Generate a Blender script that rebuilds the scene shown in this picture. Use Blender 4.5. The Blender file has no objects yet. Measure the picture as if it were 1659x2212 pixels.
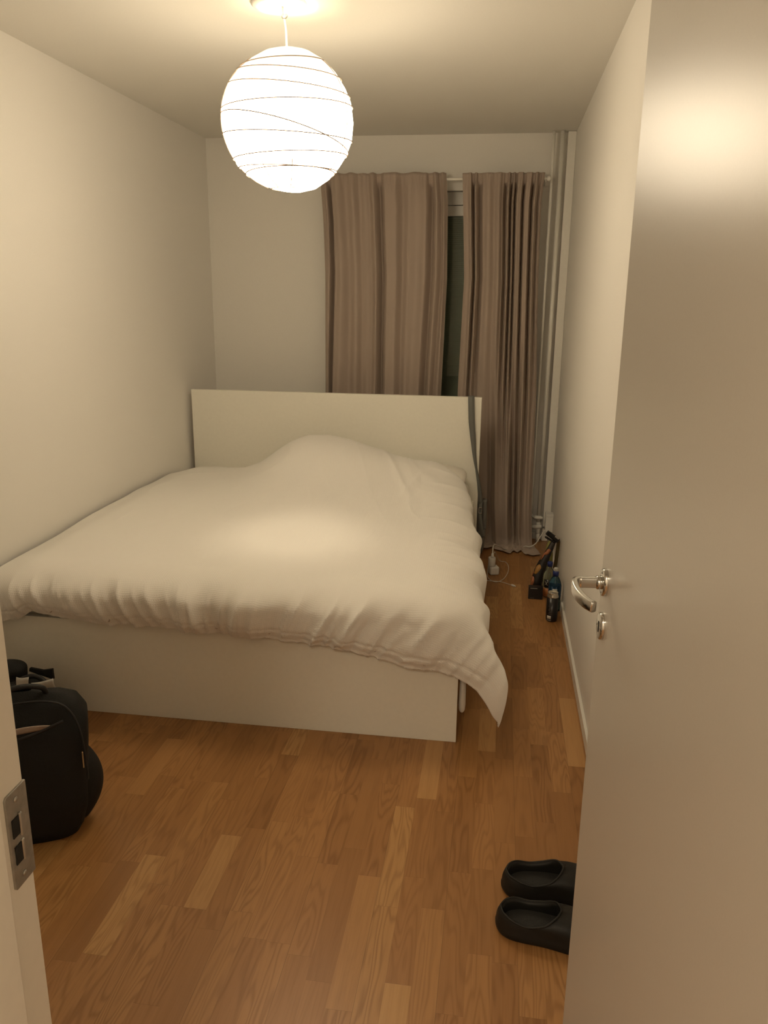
import bpy, math, random
import numpy as np
from mathutils import Vector, noise, Matrix
random.seed(7)
SC = bpy.context.scene
COL = SC.collection

# ------------------------------------------------------------------ camera
F_PX, YAW, PITCH, ROLL, CAM_Z = 1731.746, 0.139671, 0.266139, 0.011080, 1.57514
cam_data = bpy.data.cameras.new('camera')
cam_data.sensor_fit = 'VERTICAL'
cam_data.sensor_height = 36.0
cam_data.lens = F_PX / 2212.0 * 36.0
cam_data.clip_start = 0.02
cam = bpy.data.objects.new('camera', cam_data)
COL.objects.link(cam)
_cy, _sy, _cp, _sp = math.cos(YAW), math.sin(YAW), math.cos(PITCH), math.sin(PITCH)
_f = Vector((-_sy*_cp, _cy*_cp, -_sp)); _r = Vector((_cy, _sy, 0)); _u = _r.cross(_f)
_r2 = math.cos(ROLL)*_r + math.sin(ROLL)*_u
_u2 = -math.sin(ROLL)*_r + math.cos(ROLL)*_u
cam.matrix_world = Matrix(((_r2.x, _u2.x, -_f.x, 0), (_r2.y, _u2.y, -_f.y, 0), (_r2.z, _u2.z, -_f.z, CAM_Z), (0, 0, 0, 1)))
SC.camera = cam

# ------------------------------------------------------------------ light and exposure
SC.view_settings.view_transform = 'Standard'
SC.view_settings.look = 'None'
SC.view_settings.gamma = 1.0
SC.view_settings.use_curve_mapping = False
SC.view_settings.exposure = 1.17
SHADE_STRENGTH = 6.3
SHADE_COLOR = (1.0, 0.845, 0.61)
BULB_WATTS = 9.0
HALL_WATTS = 12.0
world = bpy.data.worlds.new('world'); SC.world = world
world.use_nodes = True
world.node_tree.nodes['Background'].inputs[0].default_value = (1.0, 0.86, 0.66, 1)
world.node_tree.nodes['Background'].inputs[1].default_value = 0.2
LAMP = Vector((-0.757, 2.92, 2.136))     # centre of the paper lamp
bl = bpy.data.lights.new('bulb_light', 'POINT'); bl.energy = BULB_WATTS; bl.shadow_soft_size = 0.026
bl.color = (1.0, 0.84, 0.60)
blo = bpy.data.objects.new('bulb_light', bl); blo.location = LAMP + Vector((0.012, -0.040, 0.02)); COL.objects.link(blo)
hl = bpy.data.lights.new('hall_light', 'AREA'); hl.shape = 'DISK'; hl.size = 0.35; hl.energy = HALL_WATTS
hl.color = (1.0, 0.84, 0.62)
hlo = bpy.data.objects.new('hall_light', hl); hlo.location = (-0.3, -0.9, 2.44); COL.objects.link(hlo)

# ------------------------------------------------------------------ helpers
def mesh(name, verts, faces, mat, parent=None, smooth=True, origin=None, uv=None):
    """verts in world metres; origin defaults to parent's or to the base centre"""
    if parent is not None:
        base = Vector((0, 0, 0)); o = parent
        while o is not None:
            base += o.location; o = o.parent
    elif origin is not None:
        base = Vector(origin)
    else:
        xs = [v[0] for v in verts]; ys = [v[1] for v in verts]; zs = [v[2] for v in verts]
        base = Vector(((min(xs)+max(xs))/2, (min(ys)+max(ys))/2, min(zs)))
    me = bpy.data.meshes.new(name)
    # parent chain origins: child's own location stays zero
    me.from_pydata([(v[0]-base.x, v[1]-base.y, v[2]-base.z) for v in verts], [], faces)
    me.materials.append(mat)
    if smooth:
        me.polygons.foreach_set('use_smooth', [True]*len(me.polygons))
    if uv is not None:
        l = me.uv_layers.new(name='UVMap')
        vi = np.empty(len(me.loops), dtype=np.int32); me.loops.foreach_get('vertex_index', vi)
        l.data.foreach_set('uv', np.asarray(uv, dtype=np.float32)[vi].ravel())
    me.update()
    ob = bpy.data.objects.new(name, me); COL.objects.link(ob)
    if parent is not None: ob.parent = parent
    else: ob.location = base
    return ob

def empty(name, loc):
    o = bpy.data.objects.new(name, None); o.location = loc; o.empty_display_size = 0.05
    COL.objects.link(o); return o

def tag(o, label, cat, group=None, kind=None):
    o['label'] = label
    if cat: o['category'] = cat
    if group: o['group'] = group
    if kind: o['kind'] = kind
    return o

def bevel(o, w=0.004, seg=3):
    m = o.modifiers.new('bevel', 'BEVEL'); m.width = w; m.segments = seg; m.limit_method = 'ANGLE'
    m.angle_limit = math.radians(40)
    w = o.modifiers.new('wn', 'WEIGHTED_NORMAL'); w.keep_sharp = True
    return o

def boxv(x0, x1, y0, y1, z0, z1):
    v = [(x0,y0,z0),(x1,y0,z0),(x1,y1,z0),(x0,y1,z0),(x0,y0,z1),(x1,y0,z1),(x1,y1,z1),(x0,y1,z1)]
    f = [(0,3,2,1),(4,5,6,7),(0,1,5,4),(1,2,6,5),(2,3,7,6),(3,0,4,7)]
    return v, f

def box(name, x0, x1, y0, y1, z0, z1, mat, parent=None, bev=0.0, seg=3, **k):
    v, f = boxv(x0, x1, y0, y1, z0, z1)
    o = mesh(name, v, f, mat, parent, smooth=bev > 0, **k)
    if bev: bevel(o, bev, seg)
    return o

def join(parts):
    V, F = [], []
    for v, f in parts:
        n = len(V); V += [tuple(p) for p in v]; F += [tuple(i+n for i in q) for q in f]
    return V, F

def struct(o):
    o['kind'] = 'structure'; return o

def catmull(pts, n=8, closed=False):
    P = [Vector(p) for p in pts]; out = []
    N = len(P); rng = N if closed else N-1
    for i in range(rng):
        p0 = P[(i-1) % N] if (closed or i > 0) else P[0]*2-P[1]
        p1 = P[i]; p2 = P[(i+1) % N]
        p3 = P[(i+2) % N] if (closed or i+2 < N) else P[-1]*2-P[-2]
        for j in range(n):
            t = j/n
            out.append(0.5*((2*p1)+(-p0+p2)*t+(2*p0-5*p1+4*p2-p3)*t*t+(-p0+3*p1-3*p2+p3)*t**3))
    if not closed: out.append(P[-1])
    return out

def tubev(path, rad, seg=10, closed=False, cap=True):
    P = [Vector(p) for p in path]; n = len(P); V = []; F = []
    up = None
    for i, p in enumerate(P):
        if closed: t = (P[(i+1) % n]-P[i-1]).normalized()
        else: t = (P[min(i+1, n-1)]-P[max(i-1, 0)]).normalized()
        if up is None:
            up = Vector((0, 0, 1)) if abs(t.z) < .9 else Vector((1, 0, 0))
        a = t.cross(up).normalized(); b = a.cross(t).normalized(); up = b
        r = rad[i] if isinstance(rad, (list, tuple)) else rad
        for k in range(seg):
            an = 2*math.pi*k/seg
            V.append(p+a*math.cos(an)*r+b*math.sin(an)*r)
    m = n if closed else n-1
    for i in range(m):
        for k in range(seg):
            j = (i+1) % n
            F.append((i*seg+k, j*seg+k, j*seg+(k+1) % seg, i*seg+(k+1) % seg))
    if cap and not closed:
        F.append(tuple(reversed(range(seg)))[::-1]); F.append(tuple((n-1)*seg+k for k in reversed(range(seg))))
    return V, F

def tube(name, path, rad, mat, parent=None, seg=10, closed=False):
    v, f = tubev(path, rad, seg, closed)
    return mesh(name, v, f, mat, parent)

def lathev(c, prof, seg=40, axis=Vector((0, 0, 1)), capped=True):
    """prof: list of (radius, height) along axis from point c"""
    c = Vector(c); ax = Vector(axis).normalized()
    a = ax.orthogonal().normalized(); b = ax.cross(a)
    V = []; F = []
    for r, h in prof:
        for k in range(seg):
            an = 2*math.pi*k/seg
            V.append(c+ax*h+(a*math.cos(an)+b*math.sin(an))*r)
    for i in range(len(prof)-1):
        for k in range(seg):
            F.append((i*seg+k, i*seg+(k+1) % seg, (i+1)*seg+(k+1) % seg, (i+1)*seg+k))
    if capped:
        if prof[0][0] > 1e-5: F.append(tuple(reversed(range(seg))))
        if prof[-1][0] > 1e-5: F.append(tuple((len(prof)-1)*seg+k for k in range(seg)))
    return V, F

def lathe(name, c, prof, mat, parent=None, seg=40, axis=(0, 0, 1), capped=True):
    v, f = lathev(c, prof, seg, Vector(axis), capped)
    return mesh(name, v, f, mat, parent)

def grid(name, fn, nu, nv, mat, parent=None, uvfn=None, flip=False, **k):
    V = []; UV = []; F = []
    for j in range(nv):
        for i in range(nu):
            V.append(fn(i/(nu-1), j/(nv-1)))
            if uvfn: UV.append(uvfn(i/(nu-1), j/(nv-1)))
    for j in range(nv-1):
        for i in range(nu-1):
            q = (j*nu+i, j*nu+i+1, (j+1)*nu+i+1, (j+1)*nu+i)
            F.append(q[::-1] if flip else q)
    return mesh(name, V, F, mat, parent, uv=UV or None, **k)

def solid(o, th, off=0):
    m = o.modifiers.new('solid', 'SOLIDIFY'); m.thickness = th; m.offset = off; return o
def subsurf(o, n=2):
    m = o.modifiers.new('sub', 'SUBSURF'); m.levels = n; m.render_levels = n; return o

def sm(a, b, x):
    t = min(1, max(0, (x-a)/(b-a))); return t*t*(3-2*t)
def interp(x, xs, ys): return float(np.interp(x, xs, ys))

# ------------------------------------------------------------------ materials
def mat(name, col, rough=0.6, metal=0.0, spec=0.5, bump=0.0, bscale=60, coat=0.0, emit=None, es=0, alpha=None, trans=0.0, sheen=0.0, vary=0.0, ior=None):
    m = bpy.data.materials.new(name); m.use_nodes = True
    nt = m.node_tree; b = nt.nodes['Principled BSDF']
    b.inputs['Base Color'].default_value = (*col, 1); b.inputs['Roughness'].default_value = rough
    b.inputs['Metallic'].default_value = metal; b.inputs['Specular IOR Level'].default_value = spec
    b.inputs['Coat Weight'].default_value = coat; b.inputs['Transmission Weight'].default_value = trans
    b.inputs['Sheen Weight'].default_value = sheen
    if ior: b.inputs['IOR'].default_value = ior
    if emit: b.inputs['Emission Color'].default_value = (*emit, 1); b.inputs['Emission Strength'].default_value = es
    tc = nt.nodes.new('ShaderNodeTexCoord'); n = nt.nodes.new('ShaderNodeTexNoise')
    n.inputs['Scale'].default_value = bscale; n.inputs['Detail'].default_value = 3
    nt.links.new(tc.outputs['Object'], n.inputs['Vector'])
    if bump:
        bp = nt.nodes.new('ShaderNodeBump'); bp.inputs['Strength'].default_value = bump; bp.inputs['Distance'].default_value = 0.002
        nt.links.new(n.outputs['Fac'], bp.inputs['Height']); nt.links.new(bp.outputs['Normal'], b.inputs['Normal'])
    # slight procedural variation of the colour
    v = max(vary, 0.03)
    mx = nt.nodes.new('ShaderNodeMix'); mx.data_type = 'RGBA'
    mx.inputs[6].default_value = (*[c*(1-v) for c in col], 1); mx.inputs[7].default_value = (*[min(1, c*(1+v)) for c in col], 1)
    nt.links.new(n.outputs['Fac'], mx.inputs[0]); nt.links.new(mx.outputs[2], b.inputs['Base Color'])
    return m

M_wall = mat('wall_paint', (0.885, 0.85, 0.79), 0.62, bump=0.10, bscale=220, spec=0.35)
M_ceil = mat('ceiling_paint', (0.86, 0.83, 0.765), 0.8, bump=0.12, bscale=160, spec=0.2)
M_trim = mat('trim_paint', (0.80, 0.77, 0.70), 0.4, bump=0.02)
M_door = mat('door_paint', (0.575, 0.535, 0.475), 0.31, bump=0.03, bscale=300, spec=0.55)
M_frame = mat('frame_paint', (0.86, 0.82, 0.74), 0.38)
M_bed = mat('bed_white_foil', (0.87, 0.84, 0.745), 0.42, spec=0.45)
M_chrome = mat('chrome', (0.60, 0.59, 0.56), 0.16, metal=1.0)
M_steel = mat('worn_steel', (0.42, 0.41, 0.38), 0.38, metal=0.85, bump=0.4, bscale=90, vary=0.3)
M_black = mat('black_void', (0.01, 0.01, 0.01), 0.8)
M_pipe = mat('pipe_paint', (0.90, 0.87, 0.80), 0.42)
M_plastic = mat('white_plastic', (0.78, 0.76, 0.71), 0.35)
M_cable = mat('white_cable_rubber', (0.72, 0.70, 0.64), 0.5)
M_bag = mat('black_nylon', (0.012, 0.012, 0.011), 0.75, bump=0.5, bscale=240, spec=0.3, vary=0.3)
M_bag2 = mat('black_webbing', (0.008, 0.008, 0.008), 0.6, bump=0.4, bscale=400)
M_bagglo = mat('black_gloss_plastic', (0.008, 0.008, 0.008), 0.18)
M_lining = mat('pale_lining', (0.42, 0.33, 0.27), 0.8)
M_paper = mat('grey_white_paper', (0.55, 0.54, 0.50), 0.8, bump=0.3, bscale=30)
M_clog = mat('black_foam_rubber', (0.013, 0.012, 0.010), 0.55, bump=0.15, bscale=300, spec=0.35)
M_clog_in = mat('black_footbed', (0.022, 0.021, 0.018), 0.75, bump=0.6, bscale=350)
M_greybag = mat('grey_canvas', (0.17, 0.16, 0.145), 0.85, bump=0.4, bscale=300)
M_strap = mat('blue_grey_webbing', (0.165, 0.165, 0.15), 0.8, bump=0.4, bscale=500)
M_yel = mat('gold_thread', (0.35, 0.22, 0.06), 0.6)

def curtain_mat():
    m = mat('taupe_velvet', (0.43, 0.35, 0.29), 0.85, bump=0.15, bscale=500, sheen=0.35, spec=0.2)
    nt = m.node_tree; b = nt.nodes['Principled BSDF']
    b.inputs['Sheen Tint'].default_value = (0.75, 0.62, 0.5, 1); b.inputs['Sheen Roughness'].default_value = 0.45
    tc = nt.nodes.new('ShaderNodeTexCoord'); mp = nt.nodes.new('ShaderNodeMapping'); mp.inputs['Scale'].default_value = (9, 9, 2.2)
    n = nt.nodes.new('ShaderNodeTexNoise'); n.inputs['Scale'].default_value = 1.0; n.inputs['Detail'].default_value = 4
    mx = nt.nodes.new('ShaderNodeMix'); mx.data_type = 'RGBA'
    mx.inputs[6].default_value = (0.395, 0.320, 0.268, 1); mx.inputs[7].default_value = (0.465, 0.378, 0.316, 1)
    nt.links.new(tc.outputs['Object'], mp.inputs[0]); nt.links.new(mp.outputs[0], n.inputs['Vector'])
    nt.links.new(n.outputs['Fac'], mx.inputs[0]); nt.links.new(mx.outputs[2], b.inputs['Base Color'])
    return m
M_curtain = curtain_mat()

def waffle_mat():
    m = bpy.data.materials.new('waffle_cotton'); m.use_nodes = True
    nt = m.node_tree; b = nt.nodes['Principled BSDF']
    b.inputs['Base Color'].default_value = (0.885, 0.85, 0.79, 1); b.inputs['Roughness'].default_value = 0.9
    b.inputs['Specular IOR Level'].default_value = 0.15; b.inputs['Sheen Weight'].default_value = 0.15
    uv = nt.nodes.new('ShaderNodeUVMap'); sx = nt.nodes.new('ShaderNodeSeparateXYZ')
    nt.links.new(uv.outputs[0], sx.inputs[0])
    def M(op, a, bb=None):
        n = nt.nodes.new('ShaderNodeMath'); n.operation = op
        for i, v in enumerate((a, bb)):
            if v is None: continue
            if isinstance(v, (int, float)): n.inputs[i].default_value = v
            else: nt.links.new(v, n.inputs[i])
        return n.outputs[0]
    k = 2*math.pi/0.0085
    hx = M('POWER', M('ABSOLUTE', M('SINE', M('MULTIPLY', sx.outputs[0], k/2))), 3)
    hy = M('POWER', M('ABSOLUTE', M('SINE', M('MULTIPLY', sx.outputs[1], k/2))), 3)
    h = M('MAXIMUM', hx, hy)
    bp = nt.nodes.new('ShaderNodeBump'); bp.inputs['Strength'].default_value = 0.36; bp.inputs['Distance'].default_value = 0.0018
    nt.links.new(h, bp.inputs['Height']); nt.links.new(bp.outputs[0], b.inputs['Normal'])
    return m
M_duvet = waffle_mat()
M_sheet = mat('plain_white_cotton', (0.78, 0.735, 0.66), 0.9, bump=0.2, bscale=80)

def floor_mat():
    m = bpy.data.materials.new('oak_parquet'); m.use_nodes = True
    nt = m.node_tree; b = nt.nodes['Principled BSDF']; L = nt.links.new
    tc = nt.nodes.new('ShaderNodeTexCoord'); sp = nt.nodes.new('ShaderNodeSeparateXYZ'); L(tc.outputs['Object'], sp.inputs[0])
    def M(op, a, bb=None, c=None, clamp=False):
        n = nt.nodes.new('ShaderNodeMath'); n.operation = op; n.use_clamp = clamp
        for i, v in enumerate((a, bb, c)):
            if v is None: continue
            if isinstance(v, (int, float)): n.inputs[i].default_value = v
            else: L(v, n.inputs[i])
        return n.outputs[0]
    def WN(x, y=None):
        n = nt.nodes.new('ShaderNodeTexWhiteNoise'); n.noise_dimensions = '2D'
        c = nt.nodes.new('ShaderNodeCombineXYZ')
        L(x, c.inputs[0])
        if y is not None:
            if isinstance(y, (int, float)): c.inputs[1].default_value = y
            else: L(y, c.inputs[1])
        L(c.outputs[0], n.inputs['Vector']); return n.outputs['Value'], n.outputs['Color']
    X, Y = sp.outputs[0], sp.outputs[1]
    W = 0.0625
    xs = M('DIVIDE', M('ADD', X, 10.012), W); i = M('FLOOR', xs); fx = M('FRACT', xs)
    ri, _ = WN(i, 3.7)
    Ls = M('ADD', 0.30, M('MULTIPLY', ri, 0.22))
    ro, _ = WN(i, 8.1)
    ys = M('DIVIDE', M('ADD', M('ADD', Y, 20), M('MULTIPLY', ro, 3.0)), Ls)
    j = M('FLOOR', ys); fy = M('FRACT', ys)
    rc, rcol = WN(i, j)
    rc2, _ = WN(M('ADD', i, 91.3), j)
    # base tint per block
    rp = nt.nodes.new('ShaderNodeValToRGB'); L(rc, rp.inputs[0])
    cr = rp.color_ramp; cr.elements[0].position = 0; cr.elements[0].color = (0.325, 0.152, 0.050, 1)
    cr.elements[1].position = 1; cr.elements[1].color = (0.535, 0.300, 0.116, 1)
    for p_, c_ in ((0.2, (0.370, 0.178, 0.061, 1)), (0.55, (0.403, 0.196, 0.068, 1)), (0.85, (0.445, 0.226, 0.081, 1))):
        e = cr.elements.new(p_); e.color = c_
    # cathedral grain: contour lines of a stretched noise
    cv = nt.nodes.new('ShaderNodeCombineXYZ')
    L(M('MULTIPLY', X, 15.0), cv.inputs[0]); L(M('MULTIPLY', Y, 1.7), cv.inputs[1]); L(M('MULTIPLY', rc2, 60), cv.inputs[2])
    n1 = nt.nodes.new('ShaderNodeTexNoise'); n1.inputs['Scale'].default_value = 1.0; n1.inputs['Detail'].default_value = 2.2; n1.inputs['Roughness'].default_value = 0.4
    L(cv.outputs[0], n1.inputs['Vector'])
    ring = M('SINE', M('MULTIPLY', n1.outputs['Fac'], M('ADD', 60, M('MULTIPLY', rc, 60))))
    ring = M('POWER', M('ADD', M('MULTIPLY', ring, 0.5), 0.5), 2.2)
    # fine pores, stretched along the plank
    cv2 = nt.nodes.new('ShaderNodeCombineXYZ')
    L(M('MULTIPLY', X, 260), cv2.inputs[0]); L(M('MULTIPLY', Y, 9), cv2.inputs[1]); L(M('MULTIPLY', rc, 40), cv2.inputs[2])
    n2 = nt.nodes.new('ShaderNodeTexNoise'); n2.inputs['Scale'].default_value = 1.0; n2.inputs['Detail'].default_value = 3
    L(cv2.outputs[0], n2.inputs['Vector'])
    cv3 = nt.nodes.new('ShaderNodeCombineXYZ')
    L(M('MULTIPLY', X, 50), cv3.inputs[0]); L(M('MULTIPLY', Y, 2.5), cv3.inputs[1]); L(M('MULTIPLY', rc2, 40), cv3.inputs[2])
    n3 = nt.nodes.new('ShaderNodeTexNoise'); n3.inputs['Scale'].default_value = 1.0; n3.inputs['Detail'].default_value = 4
    L(cv3.outputs[0], n3.inputs['Vector'])
    g = M('MULTIPLY', ring, M('MULTIPLY', M('POWER', rc2, 0.7), 0.46))
    g = M('ADD', g, M('MULTIPLY', M('SUBTRACT', n2.outputs['Fac'], 0.42), 0.40))
    g = M('ADD', g, M('MULTIPLY', M('SUBTRACT', n3.outputs['Fac'], 0.45), 0.50), clamp=True)
    # joints: dark board seams every third strip, faint ones between, fine end joints
    dist = M('MULTIPLY', M('MINIMUM', fx, M('SUBTRACT', 1.0, fx)), W)
    is3 = M('LESS_THAN', M('ABSOLUTE', M('SUBTRACT', M('MODULO', M('ADD', i, M('GREATER_THAN', fx, 0.5)), 3.0), 0.0)), 0.5)
    seam = M('MULTIPLY', M('LESS_THAN', dist, 0.0006), M('ADD', 0.10, M('MULTIPLY', is3, 0.35)))
    ed = M('MULTIPLY', M('MINIMUM', fy, M('SUBTRACT', 1.0, fy)), Ls)
    seam2 = M('MULTIPLY', M('LESS_THAN', ed, 0.0007), 0.22)
    dark = M('MAXIMUM', seam, seam2)
    mx = nt.nodes.new('ShaderNodeMix'); mx.data_type = 'RGBA'; mx.blend_type = 'MIX'
    L(g, mx.inputs[0]); L(rp.outputs[0], mx.inputs[6])
    mu = nt.nodes.new('ShaderNodeMix'); mu.data_type = 'RGBA'; mu.blend_type = 'MULTIPLY'; mu.inputs[0].default_value = 1
    L(rp.outputs[0], mu.inputs[6]); mu.inputs[7].default_value = (0.46, 0.36, 0.26, 1); L(mu.outputs[2], mx.inputs[7])
    m2 = nt.nodes.new('ShaderNodeMix'); m2.data_type = 'RGBA'; L(dark, m2.inputs[0]); L(mx.outputs[2], m2.inputs[6]); m2.inputs[7].default_value = (0.08, 0.035, 0.012, 1)
    L(m2.outputs[2], b.inputs['Base Color'])
    b.inputs['Roughness'].default_value = 0.36; b.inputs['Specular IOR Level'].default_value = 0.42
    bp = nt.nodes.new('ShaderNodeBump'); bp.inputs['Strength'].default_value = 0.12; bp.inputs['Distance'].default_value = 0.001
    L(M('SUBTRACT', M('MULTIPLY', n2.outputs['Fac'], 0.4), dark), bp.inputs['Height']); L(bp.outputs[0], b.inputs['Normal'])
    return m
M_floor = floor_mat()

# ------------------------------------------------------------------ room
XL, XR, YB, H = -1.89, 0.380, 5.238, 2.5
YF = 0.673            # room face of the doorway wall
YH = 0.565            # hall face of the doorway wall
JX, JR = -0.480, 0.318
struct(box('floor', XL-0.1, 1.3, -1.6, YB+0.1, -0.05, 0.0, M_floor, origin=(0, 0, 0)))
struct(box('ceiling', XL-0.1, 1.3, -1.6, YB+0.1, H, H+0.08, M_ceil, origin=(0, 0, H)))
struct(box('wall_left', XL-0.1, XL, YF, YB+0.1, 0, H, M_wall))
struct(box('wall_right', XR, XR+0.1, YF, YB+0.1, 0, H, M_wall))
# back wall with the window opening
WX0, WX1, WZ0, WZ1 = -1.02, 0.12, 0.62, 2.185
struct(mesh('wall_back', *join([boxv(XL, WX0, YB, YB+0.16, 0, H), boxv(WX1, XR, YB, YB+0.16, 0, H),
                                boxv(WX0, WX1, YB, YB+0.16, 0, WZ0), boxv(WX0, WX1, YB, YB+0.16, WZ1, H)]), M_wall, smooth=False))
# doorway wall
DZ = 2.09
struct(mesh('wall_front', *join([boxv(XL-0.1, JX-0.045, YH, YF, 0, H), boxv(JR+0.035, 1.3, YH, YF, 0, H),
                                 boxv(JX-0.045, JR+0.035, YH, YF, DZ+0.04, H)]), M_wall, smooth=False))
struct(box('wall_hall_left', -1.30, -1.2, -1.6, YH, 0, H, M_wall))
struct(box('wall_hall_right', 1.2, 1.3, -1.6, YH, 0, H, M_wall))
struct(box('wall_hall_back', -1.3, 1.3, -1.7, -1.6, 0, H, M_wall))
# baseboards
struct(bevel(mesh('baseboard_right', *boxv(XR-0.012, XR, YF+0.02, YB, 0, 0.05), M_trim), 0.002, 2))
struct(bevel(mesh('baseboard_left', *boxv(XL, XL+0.012, YF+0.02, YB, 0, 0.05), M_trim), 0.002, 2))
struct(bevel(mesh('baseboard_back', *boxv(XL+0.012, XR-0.012, YB-0.012, YB, 0, 0.05), M_trim), 0.002, 2))

# door frame: rebate, stop, casing on both sides  (trim_1)
def jamb_left():
    parts = [boxv(JX-0.045, JX, YF-0.046, YF+0.012, 0, DZ),              # rebate the door closes on
             boxv(JX-0.045, JX+0.013, YH-0.012, YF-0.046, 0, DZ),        # door stop
             boxv(JX-0.115, JX-0.045, YF, YF+0.012, 0, DZ+0.07), boxv(JX-0.115, JX-0.045, YH-0.012, YH, 0, DZ+0.07)]
    return join(parts)
fr = empty('trim_1', (JX, YF, 0)); fr['kind'] = 'structure'
bevel(mesh('left_jamb', *jamb_left(), M_frame, fr), 0.003, 3)
bevel(mesh('right_jamb', *join([boxv(JR, JR+0.035, YF-0.046, YF+0.0, 0, DZ), boxv(JR-0.013, JR+0.035, YH-0.012, YF-0.046, 0, DZ),
                          boxv(JR+0.035, JR+0.105, YH-0.012, YH, 0, DZ+0.07)]), M_frame, fr), 0.003, 3)
bevel(mesh('head_jamb', *join([boxv(JX-0.045, JR+0.035, YF-0.046, YF+0.012, DZ, DZ+0.04), boxv(JX-0.045, JR+0.035, YH-0.012, YF-0.046, DZ-0.013, DZ+0.04)]), M_frame, fr), 0.003, 3)
# strike plate on the rebate
def plate():
    z0, z1, w0, w1 = 0.962, 1.074, 0.6485, 0.6855
    out = [(w0+.003, z0), (w1, z0), (w1, z1), (w0+.003, z1), (w0, z1-0.003), (w0, z0+0.003)]
    V = []; t = 0.0022
    for y, z in out: V.append((JX-0.001, y, z))
    for y, z in out: V.append((JX+t, y, z))
    n = len(out)
    F = [tuple(range(n))[::-1], tuple(range(n, 2*n))] + [(i, (i+1) % n, n+(i+1) % n, n+i) for i in range(n)]
    return V, F
sp_ = mesh('strike_plate', *plate(), M_steel, fr, smooth=False); bevel(sp_, 0.0008, 2); sp_['label'] = 'worn steel strike plate'
def hole(name, y0, y1, z0, z1):
    return box(name, JX+0.0018, JX+0.0032, y0, y1, z0, z1, M_black, sp_, bev=0.0005, seg=2)
hole('latch_hole', 0.6545, 0.667, 1.022, 1.044); hole('bolt_hole', 0.6545, 0.667, 0.990, 1.012)
for z in (0.973, 1.063):
    lathe('screw', (JX+0.002, 0.6655, z), [(0.0, 0.0018), (0.0025, 0.0016), (0.0038, 0.0)], M_steel, sp_, 14, (1, 0, 0))
bevel(mesh('latch_lip', *join([boxv(JX+0.0015, JX+0.005, 0.666, 0.6705, 1.018, 1.046), boxv(JX+0.0015, JX+0.0045, 0.666, 0.6705, 0.988, 1.014)]), M_steel, sp_), 0.0015, 2)

# ------------------------------------------------------------------ door
dd = Vector((-0.11963, 0.99282, 0)); dn = Vector((-0.99282, -0.11963, 0))   # along the leaf; towards the room
hinge = Vector((0.293, 0.6790, 0)); DL = 0.757
def DR(s, o, z): return hinge+dd*s+dn*o+Vector((0, 0, z))
def D(s, o, z): return DR(DL-(0.8497-s)*0.93, o*0.93, 1.08+(z-1.043)*0.93)     # hardware, measured from the free edge
door = empty('door_1', hinge); door['kind'] = 'structure'
def dbox(name, s0, s1, o0, o1, z0, z1, m, parent, bev=0.002, seg=3):
    v, f = boxv(s0, s1, o0, o1, z0, z1)
    ob = mesh(name, [DR(*p) for p in v], [q[::-1] for q in f][::1], m, parent)
    bevel(ob, bev, seg); return ob
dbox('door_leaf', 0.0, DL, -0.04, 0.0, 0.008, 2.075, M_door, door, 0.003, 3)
def oval(name, s, z, hw, hh, th, m, parent):
    V = []; F = []; N = 40
    prof = [(1, 0), (1, th*0.55), (0.93, th*0.9), (0.82, th)]
    for k, (sc, o) in enumerate(prof):
        for i in range(N):
            a = 2*math.pi*i/N
            V.append(D(s+hw*sc*math.cos(a), o, z+hh*(1-(1-sc)*hw/hh)*math.sin(a)))
    for k in range(len(prof)-1):
        for i in range(N): F.append((k*N+i, k*N+(i+1) % N, (k+1)*N+(i+1) % N, (k+1)*N+i))
    F.append(tuple((len(prof)-1)*N+i for i in range(N)))
    return mesh(name, V, F, m, parent)
# rosette (the handle's own plate) + neck + lever
ros = oval('handle_rosette', 0.812, 1.043, 0.0215, 0.0275, 0.0085, M_chrome, door)
for dz in (0.0195, -0.0195):
    v, f = lathev(D(0.812, 0.0082, 1.043+dz), [(0.0, 0.0014), (0.002, 0.0012), (0.0032, 0.0)], 14, dn)
    mesh('screw', v, f, M_steel, ros)
def lever():
    # flat bar section swept: out from the door, a tight bend, then back along the leaf towards the hinge
    path = [(0.812, 0.004, 1.043), (0.812, 0.022, 1.043), (0.812, 0.040, 1.043), (0.811, 0.053, 1.0435), (0.806, 0.0605, 1.043), (0.797, 0.0635, 1.0415),
            (0.780, 0.0645, 1.039), (0.760, 0.0635, 1.037), (0.740, 0.060, 1.0355), (0.722, 0.0545, 1.0345), (0.706, 0.047, 1.034)]
    P = catmull([D(*p) for p in path], 5); V = []; F = []; N = 16; n = len(P)
    for i, p in enumerate(P):
        t = (P[min(i+1, n-1)]-P[max(i-1, 0)]).normalized()
        a = Vector((0, 0, 1)); b = t.cross(a).normalized(); a = b.cross(t).normalized()
        u = i/(n-1)
        hz = 0.0095 if u < .3 else 0.0095+0.0012*math.sin((u-.3)/.7*math.pi); ht = 0.0075 if u < .3 else 0.0056
        for k in range(N):
            an = 2*math.pi*k/N; ca, sa = math.cos(an), math.sin(an)
            e = 0.36
            V.append(p+a*hz*math.copysign(abs(ca)**e, ca)+b*ht*math.copysign(abs(sa)**e, sa))
    for i in range(n-1):
        for k in range(N): F.append((i*N+k, i*N+(k+1) % N, (i+1)*N+(k+1) % N, (i+1)*N+k))
    F.append(tuple(range(N))[::-1]); F.append(tuple((n-1)*N+k for k in range(N)))
    return V, F
lv = mesh('handle_lever', *lever(), M_chrome, door)
v, f = lathev(D(0.812, 0.006, 1.043), [(0.0125, 0), (0.0125, 0.010), (0.0105, 0.013)], 24, dn); mesh('neck_collar', v, f, M_chrome, lv)
esc = oval('keyhole_plate', 0.8105, 0.953, 0.0215, 0.0275, 0.0075, M_chrome, door)
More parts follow.
